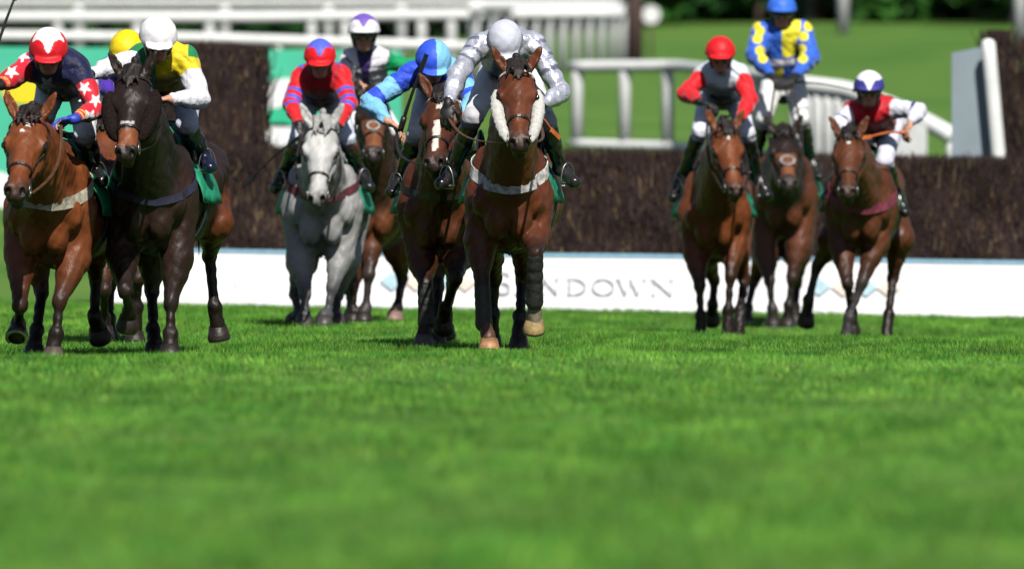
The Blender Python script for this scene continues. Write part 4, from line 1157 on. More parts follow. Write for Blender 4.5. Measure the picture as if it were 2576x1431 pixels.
    C.ell(mid - spine * .10 - front * .05, [.17, .15, .09], [latv, spine, front], .05)
    for (s_, e_, w_) in ((S1, E1, W1), (S2, E2, W2)):
        fl = e_ + (w_ - e_) * .92
        C.cone(s_, e_, .070 * q, .058 * q, .05); C.cone(e_, e_ + (w_ - e_) * .4, .058 * q, .052 * q, .02); C.cone(e_ + (w_ - e_) * .4, fl, .052 * q, .036, .02)
        C.cone(e_ + (w_ - e_) * .86, fl, .037, .037, .008)
    C.cone(NK + (Hc - NK) * .12, NK + (Hc - NK) * .55, .070, .066 * sc, .03)
    C.cone(NK + (Hc - NK) * .66, Hc + U * .03, .056 * sc, .078 * sc, .01, neg=True)
    rg = np.random.default_rng(int(abs(Hc[0] * 1000)) + 5)
    wd = [rg.normal(0, 1, 3) * np.array([22, 10, 30]) for _ in range(3)]; wp = rg.random(4) * 6
    def wr_(X, Y, Z):
        o = 0
        for a_, p_ in zip(wd, wp): o = o + np.abs(np.sin(X * a_[0] + Y * a_[1] + Z * a_[2] * .6 + p_ + 1.2 * np.sin(Z * 17 + X * 11)))
        o2 = np.sin((X + Z) * 95 + 2 * np.sin(Y * 30 + X * 20)) * .0012
        return (o - 1.9) * -.0062 + o2 * .6
    v, f = C.mesh(res, disp=wr_)
    segs = [(PV, mid), (S1, E1), (E1, W1), (S2, E2), (E2, W2)]
    dd = np.stack([seg_param(v, a_, b_)[0] - r_ for (a_, b_), r_ in zip(segs, (.16, .07, .06, .07, .06))], 1)
    tt = np.stack([seg_param(v, a_, b_)[1] for a_, b_ in segs], 1)
    sid = dd.argmin(1); t = tt[np.arange(len(v)), sid]
    u = (v - mid) @ latv; w = (v - mid) @ spine; fr = (v - mid) @ front
    arm = np.where(np.isin(sid, (1, 3)), t * .5, .5 + t * .5)
    col = silk(dict(sid=sid, t=t, u=u, w=w, fr=fr, arm=arm, isarm=sid > 0, left=np.isin(sid, (1, 2)), x=v[:, 0], y=v[:, 1], z=v[:, 2], V=v, n=len(v)))
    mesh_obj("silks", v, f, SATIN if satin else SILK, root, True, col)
    # ---------------- breeches and boots
    D = SDF(); D.cone(PV - spine * .05, PV + spine * .05, .125, .125, .05, sq=(latv, 1.2))
    for hp_, k_, a_ in ((hips[0], K1, A1), (hips[1], K2, A2)):
        D.cone(hp_, k_, .100, .066, .05); D.cone(k_, k_ + (a_ - k_) * .25, .064, .056, .02, knee_c)
    v, f = D.mesh(res * 1.25, disp=lambda X, Y, Z: .0022 * np.sin(X * 70 + Z * 40 + np.sin(Y * 60)) + .0015 * np.sin(Z * 120 - Y * 50))
    mesh_obj("breeches", v, f, BRE, root, True, D.paint(v, breech, .006))
    for k_, a_, t_ in ((K1, A1, T1), (K2, A2, T2)):
        D = SDF(); leg = a_ - k_; ft = nrm(t_ - a_); s0 = k_ + leg * .16
        tc_ = boot_top if boot_top else boot
        D.cone(s0, k_ + leg * .26, .058, .058, .006, tc_); D.cone(k_ + leg * .2, k_ + leg * .5, .056, .056, .02); D.cone(k_ + leg * .5, a_, .056, .040, .02)
        D.ell(a_ + np.array([0, .02, -.035]), [.038, .045, .034], None, .03)
        D.cone(a_ + np.array([0, 0, -.01]), t_ + np.array([0, 0, -.02]), .044, .036, .03); D.ell(t_ + np.array([0, 0, -.022]) - ft * .015, [.040, .048, .028], None, .03)
        v, f = D.mesh(.008, disp=lambda X, Y, Z: .0015 * np.sin(Z * 110 + X * 50)); bo = mesh_obj("boot", v, f, BOOT, root, True, D.paint(v, boot, .004))
        if stirrups:
            sm = t_ * .55 + a_ * .45 + np.array([0, 0, -.055]); mb = MB(); lx = nrm(np.cross(ft, [0, 0, 1]))
            A_ = np.linspace(-.2, math.pi + .2, 14); pts = [sm + lx * math.cos(q) * .058 + np.array([0, 0, 1]) * math.sin(q) * .125 for q in A_]
            mb.tube(pts + [pts[0]], .0045, 6); mb.box(sm + [0, 0, -.008], (.115, .055, .012)); si = mb.build("stirrup", STEEL, hs['root'], True)
            tp = sm + np.array([0, 0, .125]); end = hs['B'](.19 * (1 if t_[0] > PV[0] else -1), .62, 1.46); n_ = 8; pp = tp + (end - tp) * np.linspace(0, 1, n_)[:, None]
            mb = MB(); ribbon(mb, pp, np.tile([np.sign(tp[0] - PV[0]), -.5, 0], (n_, 1)), .024, .006); mb.build("stirrup_leather", TACK, hs['root'])
    # ---------------- gloves
    for i, g_ in enumerate(gloves):
        if not g_: continue
        G = SDF(); w_, e_ = ((W1, E1), (W2, E2))[i]; dr = hand_d[i] if hand_d[i] is not None else (w_ - e_)
        make_hand(G, w_, np.array(dr, float), 1 if i else -1, None, grip[i], 0, hand_p[i], 1.22); G.cone(w_ - nrm(w_ - e_) * .03, w_ + nrm(w_ - e_) * .01, .034, .031, .01)
        v, f = G.mesh(.0065); mesh_obj("glove", v, f, (glove_mat[i] if glove_mat else GLOVE), root, True)
    # ---------------- helmet with cover and peak, harness, goggles
    hk_ = hatk * sc * 1.06
    def hh(r_, f_, u_): return Hc + Rr * r_ * hk_ + F * f_ * hk_ + U * u_ * hk_
    G = SDF(); G.ell(hh(0, -.008, .030), np.array([.111, .134, .116]) * hk_, HAx, .02); G.ell(hh(0, -.01, .01), np.array([.104, .126, .06]) * hk_, HAx, .03)
    G.ell(hh(0, .116, .030), np.array([.082, .055, .012]) * hk_, HAx, .015)
    cut0 = hh(0, 0, .016)
    def clipf(X, Y, Z): return -((X - cut0[0]) * U[0] + (Y - cut0[1]) * U[1] + (Z - cut0[2]) * U[2]) - .0 + .0 * X
    v, f = G.mesh(.0065, clip=clipf, disp=lambda X, Y, Z: .0012 * np.sin(X * 90 + Y * 60) * np.sin(Z * 80))
    q_ = v - Hc; hd = dict(r=q_ @ Rr / hk_, f=q_ @ F / hk_, u=q_ @ U / hk_, n=len(v), V=v)
    he = mesh_obj("helmet", v, f, CAP, root, True, cap(hd))
    mb = MB(); A_ = np.linspace(0, 6.283, 28, endpoint=False); mb.tube([hh(.107 * math.cos(q), -.01 + .130 * math.sin(q), .019) for q in A_], .006 * hk_, 6, closed=True); mb.build("rim", BLK, he, True)
    G = SDF(); G.ell(h(0, -.035, -.02), a3(.088, .085, .065), HAx, .02)
    for s in (-1, 1):
        G.cone(h(s * .078, .01, .0), h(s * .062, .03, -.075), .024 * sc, .016 * sc, .015); G.cone(h(s * .062, .03, -.075), h(0, .045, -.122), .012 * sc, .011 * sc, .01)
        G.cone(h(s * .080, .02, .02), h(s * .068, .050, -.02), .020 * sc, .014 * sc, .01); G.cone(h(s * .06, .07, .022), h(0, .098, .026), .014, .014, .01)
    v, f = G.mesh(.007); mesh_obj("helmet_harness", v, f, BLK, root, True)
    G = SDF(); G.ell(h(-.032, .080, -.006), a3(.040, .030, .027), HAx, .012); G.ell(h(.032, .080, -.006), a3(.040, .030, .027), HAx, .012); v, f = G.mesh(.006); go = mesh_obj("goggles", v, f, LENS, root, True)
    mb = MB(); th = np.linspace(-2.6, 2.6, 26); mb_p = [h(.092 * math.sin(q), -.01 + .112 * math.cos(q), .000) for q in th]; ribbon(mb, mb_p, [Rr * math.sin(q) + F * math.cos(q) for q in th], .024, .006); mb.build("goggle_strap", BLK, go)
    return dict(root=root, g=[grips[0][0], grips[1][0]], la=[grips[0][1], grips[1][1]], W=[W1, W2], h=h, mid=mid, latv=latv, spine=spine, front=front, S=C)

def whip(label, a, b, mat=None, thick=.008, flap=True):
    a = np.asarray(a, float); b = np.asarray(b, float)
    e = empty("whip", tuple(a), label, 'whip', 'riding whips')
    n_ = 16; t = np.linspace(0, 1, n_); p = a + (b - a) * t[:, None]; p[:, 2] += .02 * np.sin(t * math.pi)
    mb = MB(); mb.tube(p, thick * (1.15 - .5 * t), 8); mb.build("shaft", mat or WHIP, e, True)
    mb = MB(); mb.tube(p[:4], [thick * 1.7] * 4, 8); mb.build("handle", mat or WHIP, e, True)
    if flap:
        dn = nrm(b - a); mb = MB(); pp = b + dn * np.linspace(-.02, .10, 5)[:, None]; ribbon(mb, pp, np.tile(np.cross(dn, [0, 0, 1.0]) + [0, -.2, 0], (5, 1)), .030, .010); mb.build("flap", mat or WHIP, e)

# ---- paint helpers for silks and caps
def spiked(q, top, low, h0, dip, side=0.0):
    th = np.arctan2(q['r'], q['f'] + .02)
    zig = h0 - dip * np.exp(-(th / .20) ** 2) - side * np.exp(-((np.abs(th) - 1.15) / .22) ** 2)
    return np.where((q['u'] > zig)[:, None], np.array(top), np.array(low))
def solid(c): return lambda q: np.tile(np.array(c, float), (q['n'], 1))
def star_mask(x, z, cx, cz, R, rot=0.0):
    a = np.arctan2(z - cz, x - cx) + rot; r = np.hypot(x - cx, z - cz); s = np.abs(((a * 5 / (2 * math.pi)) % 1) - .5) * 2
    return r < R * (.42 + .58 * s ** 1.6)
# ================================================================== THE FIELD
BAY, DARKBAY, CHEST, LBAY = (.12, .034, .011), (.055, .020, .010), (.165, .046, .013), (.17, .052, .016)
SL = lambda a, b: (np.array(a), np.array(b))
def pxz(px, py, d): q = P(px, py, d); return q[0], q[2]

# ---- leading bay with white sheepskin cheekpieces, silver rider ------------------------------
h7 = horse('bright bay racehorse leading in the middle, white sheepskin cheekpieces and white breast girth', 73.4, 885, 1278, (1300, 172, -.68), (1308, 366),
  [dict(j=[(1208,610,.18),(1213,722,.05),(1217,805,.02),(1230,884,-.05)], hoof=(.36,.19,.09), fet=(.10,.05,.03)),
   dict(j=[(1345,595,.10),(1347,640,-.22),(1345,748,-.12),(1343,830,-.02)], r=1, hoof=(.42,.30,.13), fet=(.25,.22,.15)),
   dict(j=[(1235,600,1.35),(1245,700,1.7),(1240,790,1.75),(1236,872,1.8)], r=1),
   dict(j=[(1320,600,.95),(1314,705,1.15),(1308,795,.9),(1305,878,.8)])],
  coat=(.105, .029, .011), dz=-.15, yaw=.03, girth=(WEBW, 1.20, 1.70, .075), cheek=(FLEECE, .031, .08, .50), browband=WEBW, ears=(.2, .2), headk=1.12, boots=(0, 1))
def silk7(q):
    b = np.array([.56, .58, .68]); dk = np.array([.22, .23, .31])
    m = (np.abs(q['u']) > .045) & (np.abs(q['u']) < .085) & ~q['isarm']
    m |= q['isarm'] & (q['arm'] < .34) & (np.sin(q['arm'] * 48) > .55)
    return np.where(m[:, None], dk, b)
def cap7(q):
    a = np.arctan2(q['r'], q['u'] + .03 + q['f'] * .2); m = (np.abs(np.abs(a) - .85) < .14)
    return np.where(m[:, None], np.array([.26, .27, .35]), np.array([.50, .52, .60]))
r7 = rider('jockey in shiny silver silks and silver cap crouched low, head down over the leading bay', h7, (1270, 112, .05), (.03, -.70, -.72),
  [(1203, 114, .32), (1343, 112, .34)], [(1150, 190, .10), (1412, 232, .22)], [(1128, 258, -.12), (1362, 268, .0)], (1280, 172, .98),
  [(1190, 296, .35), (1374, 306, .35)], [(1140, 428, .62), (1408, 418, .62)], [(1108, 456, .50), (1446, 452, .50)],
  cap7, silk7, satin=True, hand_d=((-.1, -.35, -.9), None), knee_c=(.10, .10, .16), sleeve=1.08, boot=(.02, .018, .018))
reins(h7, r7['g'], mat=TACKB)
whip('orange whip held low beside the leading bay, its end showing by the right knee', r7['g'][1], P(1388, 330, 73.5), WHIPO, .011)

# ---- far left chestnut, red cap --------------------------------------------------------------
h1 = horse('chestnut racehorse at the far left with a red browband and cream breast girth', 70.0, 900, 110, (74, 292, -.75), (42, 486),
  [dict(j=[(52,640,.15),(50,768,-.05),(46,812,.18),(42,850,.10)], r=1),
   dict(j=[(185,655,.15),(150,758,.0),(141,838,-.03),(134,900,-.05)], hoof=(.10,.075,.06)),
   dict(j=[(85,640,1.25),(105,735,1.2),(93,830,.95),(86,890,.85)]),
   dict(j=[(238,610,1.4),(240,695,1.65),(238,795,1.55),(252,850,1.65)], r=1)],
  coat=CHEST, dz=-.22, yaw=.13, girth=(simple("cream_webbing", (.50, .47, .36), rough=.7, noise=.25, nscale=25), 1.18, 1.62, .07),
  blaze=[(.085, .125, .020, .012, .012), (.15, .17, .012, .010, -.015)], browband=WEBM, roll=-.06)
sx = [pxz(56, 141, 70.2), pxz(243, 253, 70.2), pxz(226, 292, 69.9), pxz(30, 182, 70.1), pxz(212, 222, 70.1)]
cst = [pxz(118, 213, 70.2), pxz(146, 256, 70.4)]
def silk1(q):
    c = np.where(q['isarm'][:, None], np.array([.62, .015, .035]), np.array([.010, .012, .055]))
    c[(q['isarm']) & (~q['left']) & (q['arm'] < .22)] = (.010, .012, .055)
    m = np.zeros(q['n'], bool)
    for cx_, cz_ in sx: m |= star_mask(q['x'], q['z'], cx_, cz_, .045, .3)
    c[m & q['isarm']] = (.80, .80, .82)
    m = np.zeros(q['n'], bool)
    for cx_, cz_ in cst: m |= star_mask(q['x'], q['z'], cx_, cz_, .055, .3)
    c[m & ~q['isarm']] = (.60, .62, .68)
    c[q['isarm'] & (np.sin(q['arm'] * 130) > .3) & (q['arm'] > .87) & (q['arm'] < .97)] = (.75, .50, .10)
    return c
def cap1(q): return spiked(q, (.80, .78, .80), (.62, .012, .02), .118, .050, .03)
r1 = rider('jockey in navy with red star sleeves, red cap with a white star top, far left', h1, (122, 134, .0), (.02, -.84, -.52),
  [(72, 168, .28), (196, 170, .28)], [(32, 196, .12), (240, 276, .10)], [(2, 214, -.02), (188, 300, -.15)], (172, 205, .95),
  [(95, 330, .35), (214, 338, .35)], [(60, 430, .62), (240, 420, .62)], [(48, 452, .50), (256, 448, .50)],
  cap1, silk1, glove_mat=(GLOVE, GLOVEB), gloves=(1, 1), hand_d=((-.6, -.2, .5), (-1, -.25, -.15)), hand_p=(None, (0, -.3, -1)), sleeve=1.05)
reins(h1, [None, r1['g'][1]], mat=TACKB)
whip('long black whip raised at the top left corner', r1['g'][0] + np.array([0, 0, 0]), P(38, -6, 70.0), thick=.011)

# ---- dark horse with dark cheekpieces, white cap ----------------------------------------------
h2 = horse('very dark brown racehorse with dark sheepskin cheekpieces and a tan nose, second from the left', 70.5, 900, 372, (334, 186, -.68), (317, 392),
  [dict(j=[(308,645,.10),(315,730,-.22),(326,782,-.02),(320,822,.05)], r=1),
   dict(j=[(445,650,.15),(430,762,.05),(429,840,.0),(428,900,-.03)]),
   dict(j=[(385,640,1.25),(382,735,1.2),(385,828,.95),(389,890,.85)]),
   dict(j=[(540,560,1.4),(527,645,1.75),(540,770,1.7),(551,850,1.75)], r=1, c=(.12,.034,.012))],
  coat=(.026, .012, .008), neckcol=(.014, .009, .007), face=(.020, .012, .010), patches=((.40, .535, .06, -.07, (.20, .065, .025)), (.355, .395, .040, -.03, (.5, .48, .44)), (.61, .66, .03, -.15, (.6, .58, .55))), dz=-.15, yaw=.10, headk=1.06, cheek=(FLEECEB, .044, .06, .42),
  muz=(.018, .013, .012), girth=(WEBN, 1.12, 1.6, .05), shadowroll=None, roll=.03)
# tan muzzle patch and pale noseband pad
def silk2(q):
    left = q['u'] < -.03
    c = np.where(left[:, None], np.array([.015, .22, .075]), np.array([.72, .56, .015]))
    c = np.where((~left & (q['u'] > .17) & (q['fr'] < .0))[:, None], np.array([.015, .22, .075]), c)
    c = np.where((q['isarm'] & ((q['arm'] > .20)))[:, None], np.array([.74, .75, .82]), c)
    c = np.where((q['isarm'] & q['left'] & (q['arm'] > .12))[:, None], np.array([.74, .75, .82]), c)
    return c
r2 = rider('jockey in green and yellow, white sleeves and plain white cap, one arm stretched left', h2, (398, 102, .05), (.08, -.86, -.50),
  [(345, 150, .32), (466, 150, .32)], [(285, 168, .12), (503, 248, .18)], [(226, 188, -.12), (432, 250, -.02)], (432, 205, .98),
  [(350, 335, .35), (470, 312, .40)], [(318, 425, .62), (512, 388, .66)], [(305, 452, .50), (530, 414, .54)],
  solid((.78, .78, .80)), silk2, gloves=(1, 0), hand_d=((-1, -.2, -.12), (-1, -.3, -.05)), breech=(.55, .58, .70), boot=(.010, .012, .035), sleeve=1.12)
reins(h2, [None, r2['g'][1]])

# ---- hidden third horse ---------------------------------------------------------------------
h3 = horse('bay racehorse mostly hidden between the two leftmost horses', 76.5, 880, 300, (262, 318, -.3), (262, 470),
  [dict(j=[(262,640,.15),(262,730,-.1),(262,800,.1),(262,850,.1)], r=1),
   dict(j=[(345,640,.15),(348,700,.0),(344,770,.1),(340,840,.1)], sock=1),
   dict(j=[(270,640,1.3),(275,720,1.4),(275,800,1.2),(275,850,1.2)]),
   dict(j=[(340,640,1.3),(335,720,1.5),(330,790,1.6),(330,830,1.7)], r=1)],
  coat=BAY, dz=-.2, res=.016)
r3 = rider('jockey in purple with a yellow cap, almost hidden behind the white capped rider', h3, (320, 134, .15), (-.1, -.85, -.45),
  [(268, 182, .35), (372, 182, .35)], [(262, 215, .15), (390, 230, .15)], [(285, 245, -.05), (345, 250, -.05)], (322, 225, .95),
  [(270, 318, .35), (360, 318, .35)], [(258, 410, .62), (375, 410, .62)], [(250, 436, .5), (385, 436, .5)],
  solid((.78, .58, .01)), solid((.06, .02, .30)), res=.010, hand_d=((.2, -1, -.2), (-.2, -1, -.2)))

# ---- grey, red and blue rider -----------------------------------------------------------------
GY = (.29, .29, .285)
h4 = horse('grey racehorse with a white face and dark bridle, galloping under the red and blue jockey', 84.0, 830, 808, (809, 312, -.68), (797, 506),
  [dict(j=[(756,655,.15),(768,738,.0),(768,800,-.03),(765,838,-.05)], low=(.055,.055,.06), mid=(.15,.15,.15)),
   dict(j=[(856,645,.15),(836,722,.0),(822,792,-.05),(815,838,-.08)], low=(.055,.055,.06), mid=(.15,.15,.15)),
   dict(j=[(760,660,1.3),(742,740,1.55),(752,792,1.45),(742,805,1.6)], r=1, low=(.045,.045,.05)),
   dict(j=[(866,660,1.3),(850,742,1.35),(842,800,1.1),(846,830,1.0)], low=(.045,.045,.05))],
  coat=GY, dark=(.05, .05, .055), face=(.46, .46, .45), muz=(.16, .155, .155), mane=(.30, .30, .29), dz=-.27, yaw=.02, wide=1.10, girth=(WEBM, 1.22, 1.62, .06), hoofcol=(.06, .05, .05), headk=1.16)
def silk4(q):
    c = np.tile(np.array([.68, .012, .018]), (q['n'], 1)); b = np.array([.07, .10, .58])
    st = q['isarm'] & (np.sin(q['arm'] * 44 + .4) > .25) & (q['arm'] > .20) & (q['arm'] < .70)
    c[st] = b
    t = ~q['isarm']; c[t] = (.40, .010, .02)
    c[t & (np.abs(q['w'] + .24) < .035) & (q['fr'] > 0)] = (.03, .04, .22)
    for sgn in (-1, 1):
        m = star_mask(q['u'], q['w'], sgn * .14, .03, .04); c[m & (q['arm'] < .2) | (m & t)] = b
    return c
def cap4(q): return spiked(q, (.08, .12, .60), (.70, .012, .018), .120, .040, .025)
r4 = rider('jockey in red with blue hooped sleeves and blue-topped red cap, on the grey', h4, (805, 152, .05), (0, -.90, -.42),
  [(757, 196, .30), (858, 192, .30)], [(733, 262, .12), (876, 262, .12)], [(752, 312, -.10), (850, 316, -.10)], (808, 236, .98),
  [(752, 345, .32), (872, 348, .32)], [(716, 428, .62), (902, 425, .62)], [(690, 470, .50), (930, 466, .50)],
  cap4, silk4, hand_d=((.35, -.5, -.75), (-.35, -.5, -.75)), boot_top=(.30, .02, .03), breech=(.62, .66, .78), sleeve=1.1)
reins(h4, r4['g'])
whip('thin black whip pointing down left past the dark birch fence, beside the grey', r4['g'][0], P(636, 446, 84.2), thick=.009)

# ---- dark horse behind the grey ---------------------------------------------------------------
h5 = horse('dark brown racehorse with a grey ring noseband and tan nose, tucked behind the grey', 87.0, 825, 938, (938, 240, -.5), (941, 392),
  [dict(j=[(898,640,.15),(888,722,.0),(889,785,.0),(889,830,.0)]),
   dict(j=[(938,590,.10),(928,690,-.05),(921,775,-.02),(915,835,-.05)], low=(.05,.04,.04)),
   dict(j=[(905,650,1.3),(880,730,1.4),(882,790,1.2),(884,825,1.1)]),
   dict(j=[(1002,630,1.3),(1012,700,1.45),(1000,775,1.3),(993,820,1.2)], hoof=(.30,.18,.15))],
  coat=(.13, .042, .016), neckcol=(.040, .018, .011), face=(.020, .012, .010), muz=(.030, .022, .020), dz=-.22, yaw=.03, res=.014, ringface=(.335, .045), patches=((.27, .52, .075, -.09, (.20, .070, .03)),))
def silk5(q):
    c = np.tile(np.array([.70, .68, .74]), (q['n'], 1)); c[(~q['isarm']) & (q['w'] < -.17)] = (.02, .02, .07)
    c[(~q['isarm']) & (np.abs(q['u']) < .03 + .25 * np.clip(q['w'] + .02, 0, 1))] = (.04, .02, .12)
    c[q['isarm'] & (q['arm'] > .1)] = (.03, .03, .06); c[q['isarm'] & ~q['left'] & (q['arm'] > .12)] = (.0, .30, .10)
    return c
def cap5(q): return spiked(q, (.16, .09, .42), (.76, .75, .80), .108, .045, .03)
r5 = rider('upright jockey in white vest and green sleeve, white and purple cap, dark goggles', h5, (915, 88, .30), (0, -1, -.10),
  [(878, 150, .45), (958, 148, .45)], [(868, 205, .25), (1012, 166, .50)], [(902, 212, -.05), (1052, 158, .70)], (925, 290, .85),
  [(880, 330, .32), (990, 330, .32)], [(868, 420, .60), (1000, 420, .60)], [(855, 450, .5), (1012, 450, .5)],
  cap5, silk5, gloves=(0, 0), hand_d=((.4, -.6, -.3), (1, .3, .1)), res=.0085, sc=1.05)
reins(h5, [r5['g'][0], None])

# ---- bay with a blaze, light and dark blue rider ---------------------------------------------
h6 = horse('bay racehorse with a white blaze and pale browband close behind the leader on its left', 75.6, 885, 1104, (1114, 238, -.62), (1090, 414),
  [dict(j=[(1064,655,.10),(1070,716,-.08),(1072,802,-.08),(1066,868,-.12)], hoof=(.10,.09,.09)),
   dict(j=[(1148,640,.10),(1146,700,-.20),(1120,775,.0),(1114,826,.10)], r=1),
   dict(j=[(1085,640,1.3),(1100,722,1.2),(1101,815,1.0),(1099,878,.9)]),
   dict(j=[(1150,640,1.3),(1140,712,1.65),(1122,790,1.55),(1120,845,1.6)], r=1)],
  coat=(.085, .025, .010), dz=-.22, yaw=.02, blaze=[(.09, .17, .020, .018, .0), (.26, .50, .024, .014, .0)], browband=WEBW, roll=.05, girth=(TACK, 1.22, 1.46, .05), boots=(0,))
LB, DB2 = (.20, .50, .78), (.025, .075, .62)
def silk6(q):
    c = np.tile(np.array(DB2), (q['n'], 1)); a = q['arm']
    c[(q['isarm']) & (a > .20) & (a < .37)] = LB; c[q['isarm'] & (a > .47)] = LB
    c[(~q['isarm']) & (q['fr'] < 0) & (q['u'] > -.02)] = LB
    c[(~q['isarm']) & (q['fr'] > .02)] = (.012, .025, .30)
    return c
def cap6(q): return np.where((q['r'] > .012)[:, None], np.array(LB), np.array([.03, .09, .66]))
r6 = rider('jockey in light and dark blue silks and cap, elbow out and one bare hand', h6, (1090, 160, .05), (.06, -.78, -.62),
  [(1036, 186, .30), (1156, 190, .32)], [(930, 258, .20), (1190, 255, .12)], [(976, 306, -.02), (1165, 290, -.05)], (1122, 214, .98),
  [(1048, 338, .35), (1168, 345, .35)], [(1010, 440, .62), (1185, 440, .62)], [(985, 478, .50), (1195, 465, .50)],
  cap6, silk6, gloves=(0, 0), hand_d=((.85, -.35, -.55), (-.3, -1, -.3)), breech=(.60, .62, .68), sleeve=1.12, grip=(.55, .8), hand_p=((-.2, -.2, -1), None))
reins(h6, r6['g'])
whip('broad black whip held upright in front of the blue jockey', r6['g'][0] + np.array([.02, -.03, 0]), P(1062, 172, 75.4), thick=.012)

# ---- right group ------------------------------------------------------------------------------
h8 = horse('light bay racehorse with a small white star under the red capped jockey', 89.0, 850, 1797, (1824, 322, -.68), (1853, 484),
  [dict(j=[(1752,640,.15),(1760,720,.0),(1763,795,-.02),(1763,848,-.05)]),
   dict(j=[(1846,620,.15),(1838,695,.0),(1832,780,-.02),(1830,845,-.05)]),
   dict(j=[(1772,640,1.3),(1797,705,1.6),(1793,765,1.5),(1790,808,1.6)], r=1),
   dict(j=[(1850,640,1.3),(1872,705,1.35),(1862,780,1.1),(1858,838,1.0)])],
  coat=(.15, .043, .013), dz=-.13, yaw=.02, blaze=[(.09, .15, .018, .006, .0)], headk=1.1, res=.0135)
def silk8(q):
    c = np.where(q['isarm'][:, None], np.array([.68, .012, .02]), np.array([.60, .66, .74]))
    c[q['isarm'] & (q['arm'] < .10)] = (.60, .66, .74)
    d_ = ((np.abs(q['u']) / .10) + np.abs(((q['w'] + .23) / .10))) < 1
    c[(~q['isarm']) & d_] = (.01, .014, .05); c[(~q['isarm']) & (q['w'] < -.38)] = (.01, .014, .05)
    return c
r8 = rider('jockey with red sleeves and a plain red cap over a pale vest with dark diamond', h8, (1812, 142, .05), (.0, -.95, -.30),
  [(1771, 190, .30), (1860, 188, .30)], [(1726, 236, .15), (1886, 252, .15)], [(1758, 256, -.10), (1862, 300, -.08)], (1818, 236, .95),
  [(1762, 330, .32), (1878, 335, .32)], [(1716, 440, .60), (1905, 440, .60)], [(1692, 492, .50), (1932, 488, .50)],
  solid((.70, .012, .02)), silk8, hand_d=((.8, -.4, -.2), (-.35, -.5, -.7)), sleeve=1.15, breech=(.70, .72, .82), res=.0085)
reins(h8, r8['g'])

h9 = horse('dark racehorse with a pale ring noseband landing behind, under the blue and yellow jockey', 94.5, 840, 1972, (1972, 332, -.6), (1984, 464),
  [dict(j=[(1926,640,.15),(1936,708,.0),(1943,778,.0),(1945,835,.0)], low=(.04,.035,.035)),
   dict(j=[(2008,620,.10),(1992,700,.0),(1984,770,.0),(1983,825,.0)]),
   dict(j=[(1925,640,1.3),(1895,710,1.4),(1882,775,1.2),(1876,825,1.1)]),
   dict(j=[(2005,640,1.3),(2005,715,1.5),(2000,775,1.3),(1998,820,1.2)])],
  coat=(.10, .032, .013), neckcol=(.015, .011, .010), face=(.020, .012, .010), muz=(.035, .026, .024), dz=-.05, yaw=.02, res=.014, ringface=(.36, .055), headk=1.15, patches=((.27, .50, .080, -.09, (.18, .065, .03)),))
YL = (.80, .72, .04)
def silk9(q):
    c = np.tile(np.array([.035, .13, .62]), (q['n'], 1)); t = ~q['isarm']
    c[t & (q['u'] > 0.0) & (q['w'] > -.17)] = YL; c[t & (q['u'] < .01) & (q['w'] < -.26)] = YL
    c[t & (np.abs(q['w'] + .215) < .028) & (q['fr'] > 0) & (np.abs(q['u']) < .14)] = (.62, .62, .70)
    for cx_, cy_ in ((1912, 78), (1906, 98), (1912, 128), (1918, 148), (2022, 92), (2016, 124), (2018, 148), (1900, 60), (2035, 66)):
        a, b = pxz(cx_, cy_, 94.8); m = ((q['x'] - a) ** 2 + (q['z'] - b) ** 2 < .042 ** 2) & (np.abs(q['u']) > .10); c[m] = YL
    return c
r9 = rider('jockey standing tall in blue silks with yellow spots, blue cap and clear goggles', h9, (1966, 34, .40), (.02, -.99, -.12),
  [(1916, 82, .48), (2016, 80, .48)], [(1900, 142, .35), (2040, 142, .35)], [(1940, 192, .0), (2000, 192, .0)], (1970, 212, .70),
  [(1922, 300, .25), (2016, 300, .25)], [(1900, 400, .60), (2040, 400, .60)], [(1885, 436, .50), (2062, 440, .50)],
  solid((.04, .15, .68)), silk9, hand_d=((.4, -.8, -.3), (-.4, -.8, -.3)), breech=(.74, .74, .74), sleeve=1.34, res=.0085, sc=1.06, chest=1.0)
reins(h9, r9['g'])
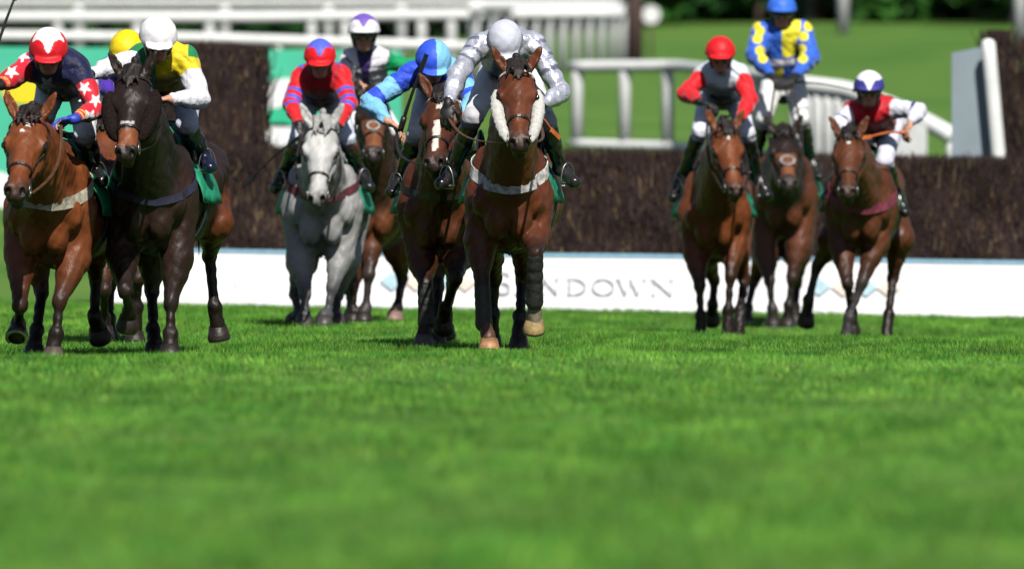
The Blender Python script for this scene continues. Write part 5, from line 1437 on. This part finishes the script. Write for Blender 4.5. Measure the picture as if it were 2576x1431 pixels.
whip('thin dark whip held out sideways from the hands of the blue and yellow jockey', r9['g'][1], P(2148, 228, 95), thick=.008)

h10 = horse('brown racehorse with a small star and pink girth, rightmost of all the horses', 88.0, 860, 2166, (2136, 338, -.68), (2130, 486),
  [dict(j=[(2118,620,.15),(2132,712,-.08),(2142,785,.08),(2142,835,.15)], r=1),
   dict(j=[(2204,612,.15),(2168,712,.0),(2136,800,-.03),(2128,855,-.06)], low=(.045,.040,.042)),
   dict(j=[(2095,610,1.3),(2056,668,1.5),(2034,755,1.5),(2027,812,1.6)], r=1, low=(.035,.028,.028)),
   dict(j=[(2262,600,1.3),(2246,700,1.4),(2236,790,1.2),(2230,858,1.1)])],
  coat=(.10, .033, .013), dz=-.05, yaw=.06, blaze=[(.10, .14, .016, .010, .0)], girth=(WEBP, 1.12, 1.6, .07), headk=1.1, res=.0135)
def silk10(q):
    c = np.where(q['isarm'][:, None], np.array([.64, .65, .76]), np.array([.52, .012, .025]))
    c[q['isarm'] & (q['arm'] < .07)] = (.52, .012, .025)
    c[q['isarm'] & (q['arm'] > .40) & (q['arm'] < .47)] = (.03, .04, .14)
    c[(~q['isarm']) & (np.abs(q['w'] + .28) < .025) & (q['fr'] > 0) & (np.abs(q['u']) < .1)] = (.10, .04, .06)
    return c
def cap10(q): return spiked(q, (.76, .75, .80), (.05, .05, .28), .090, .058, .0)
r10 = rider('jockey in red vest and white sleeves, white and navy cap, holding an orange whip', h10, (2186, 228, .10), (-.02, -.98, -.18),
  [(2138, 286, .30), (2238, 272, .30)], [(2112, 312, .18), (2310, 280, .20)], [(2145, 350, -.05), (2292, 306, .0)], (2214, 318, .95),
  [(2150, 380, .30), (2226, 404, .32)], [(2100, 450, .60), (2252, 478, .60)], [(2078, 490, .50), (2278, 530, .50)],
  cap10, silk10, gloves=(0, 0), hand_d=((.2, -.8, -.3), (-.45, -.3, -.85)), sleeve=1.12, breech=(.66, .66, .78), res=.0085)
reins(h10, [r10['g'][0], None])
whip('short orange whip held across the red vest of the rightmost jockey', r10['g'][1], P(2188, 345, 87.8), WHIPO, .009)
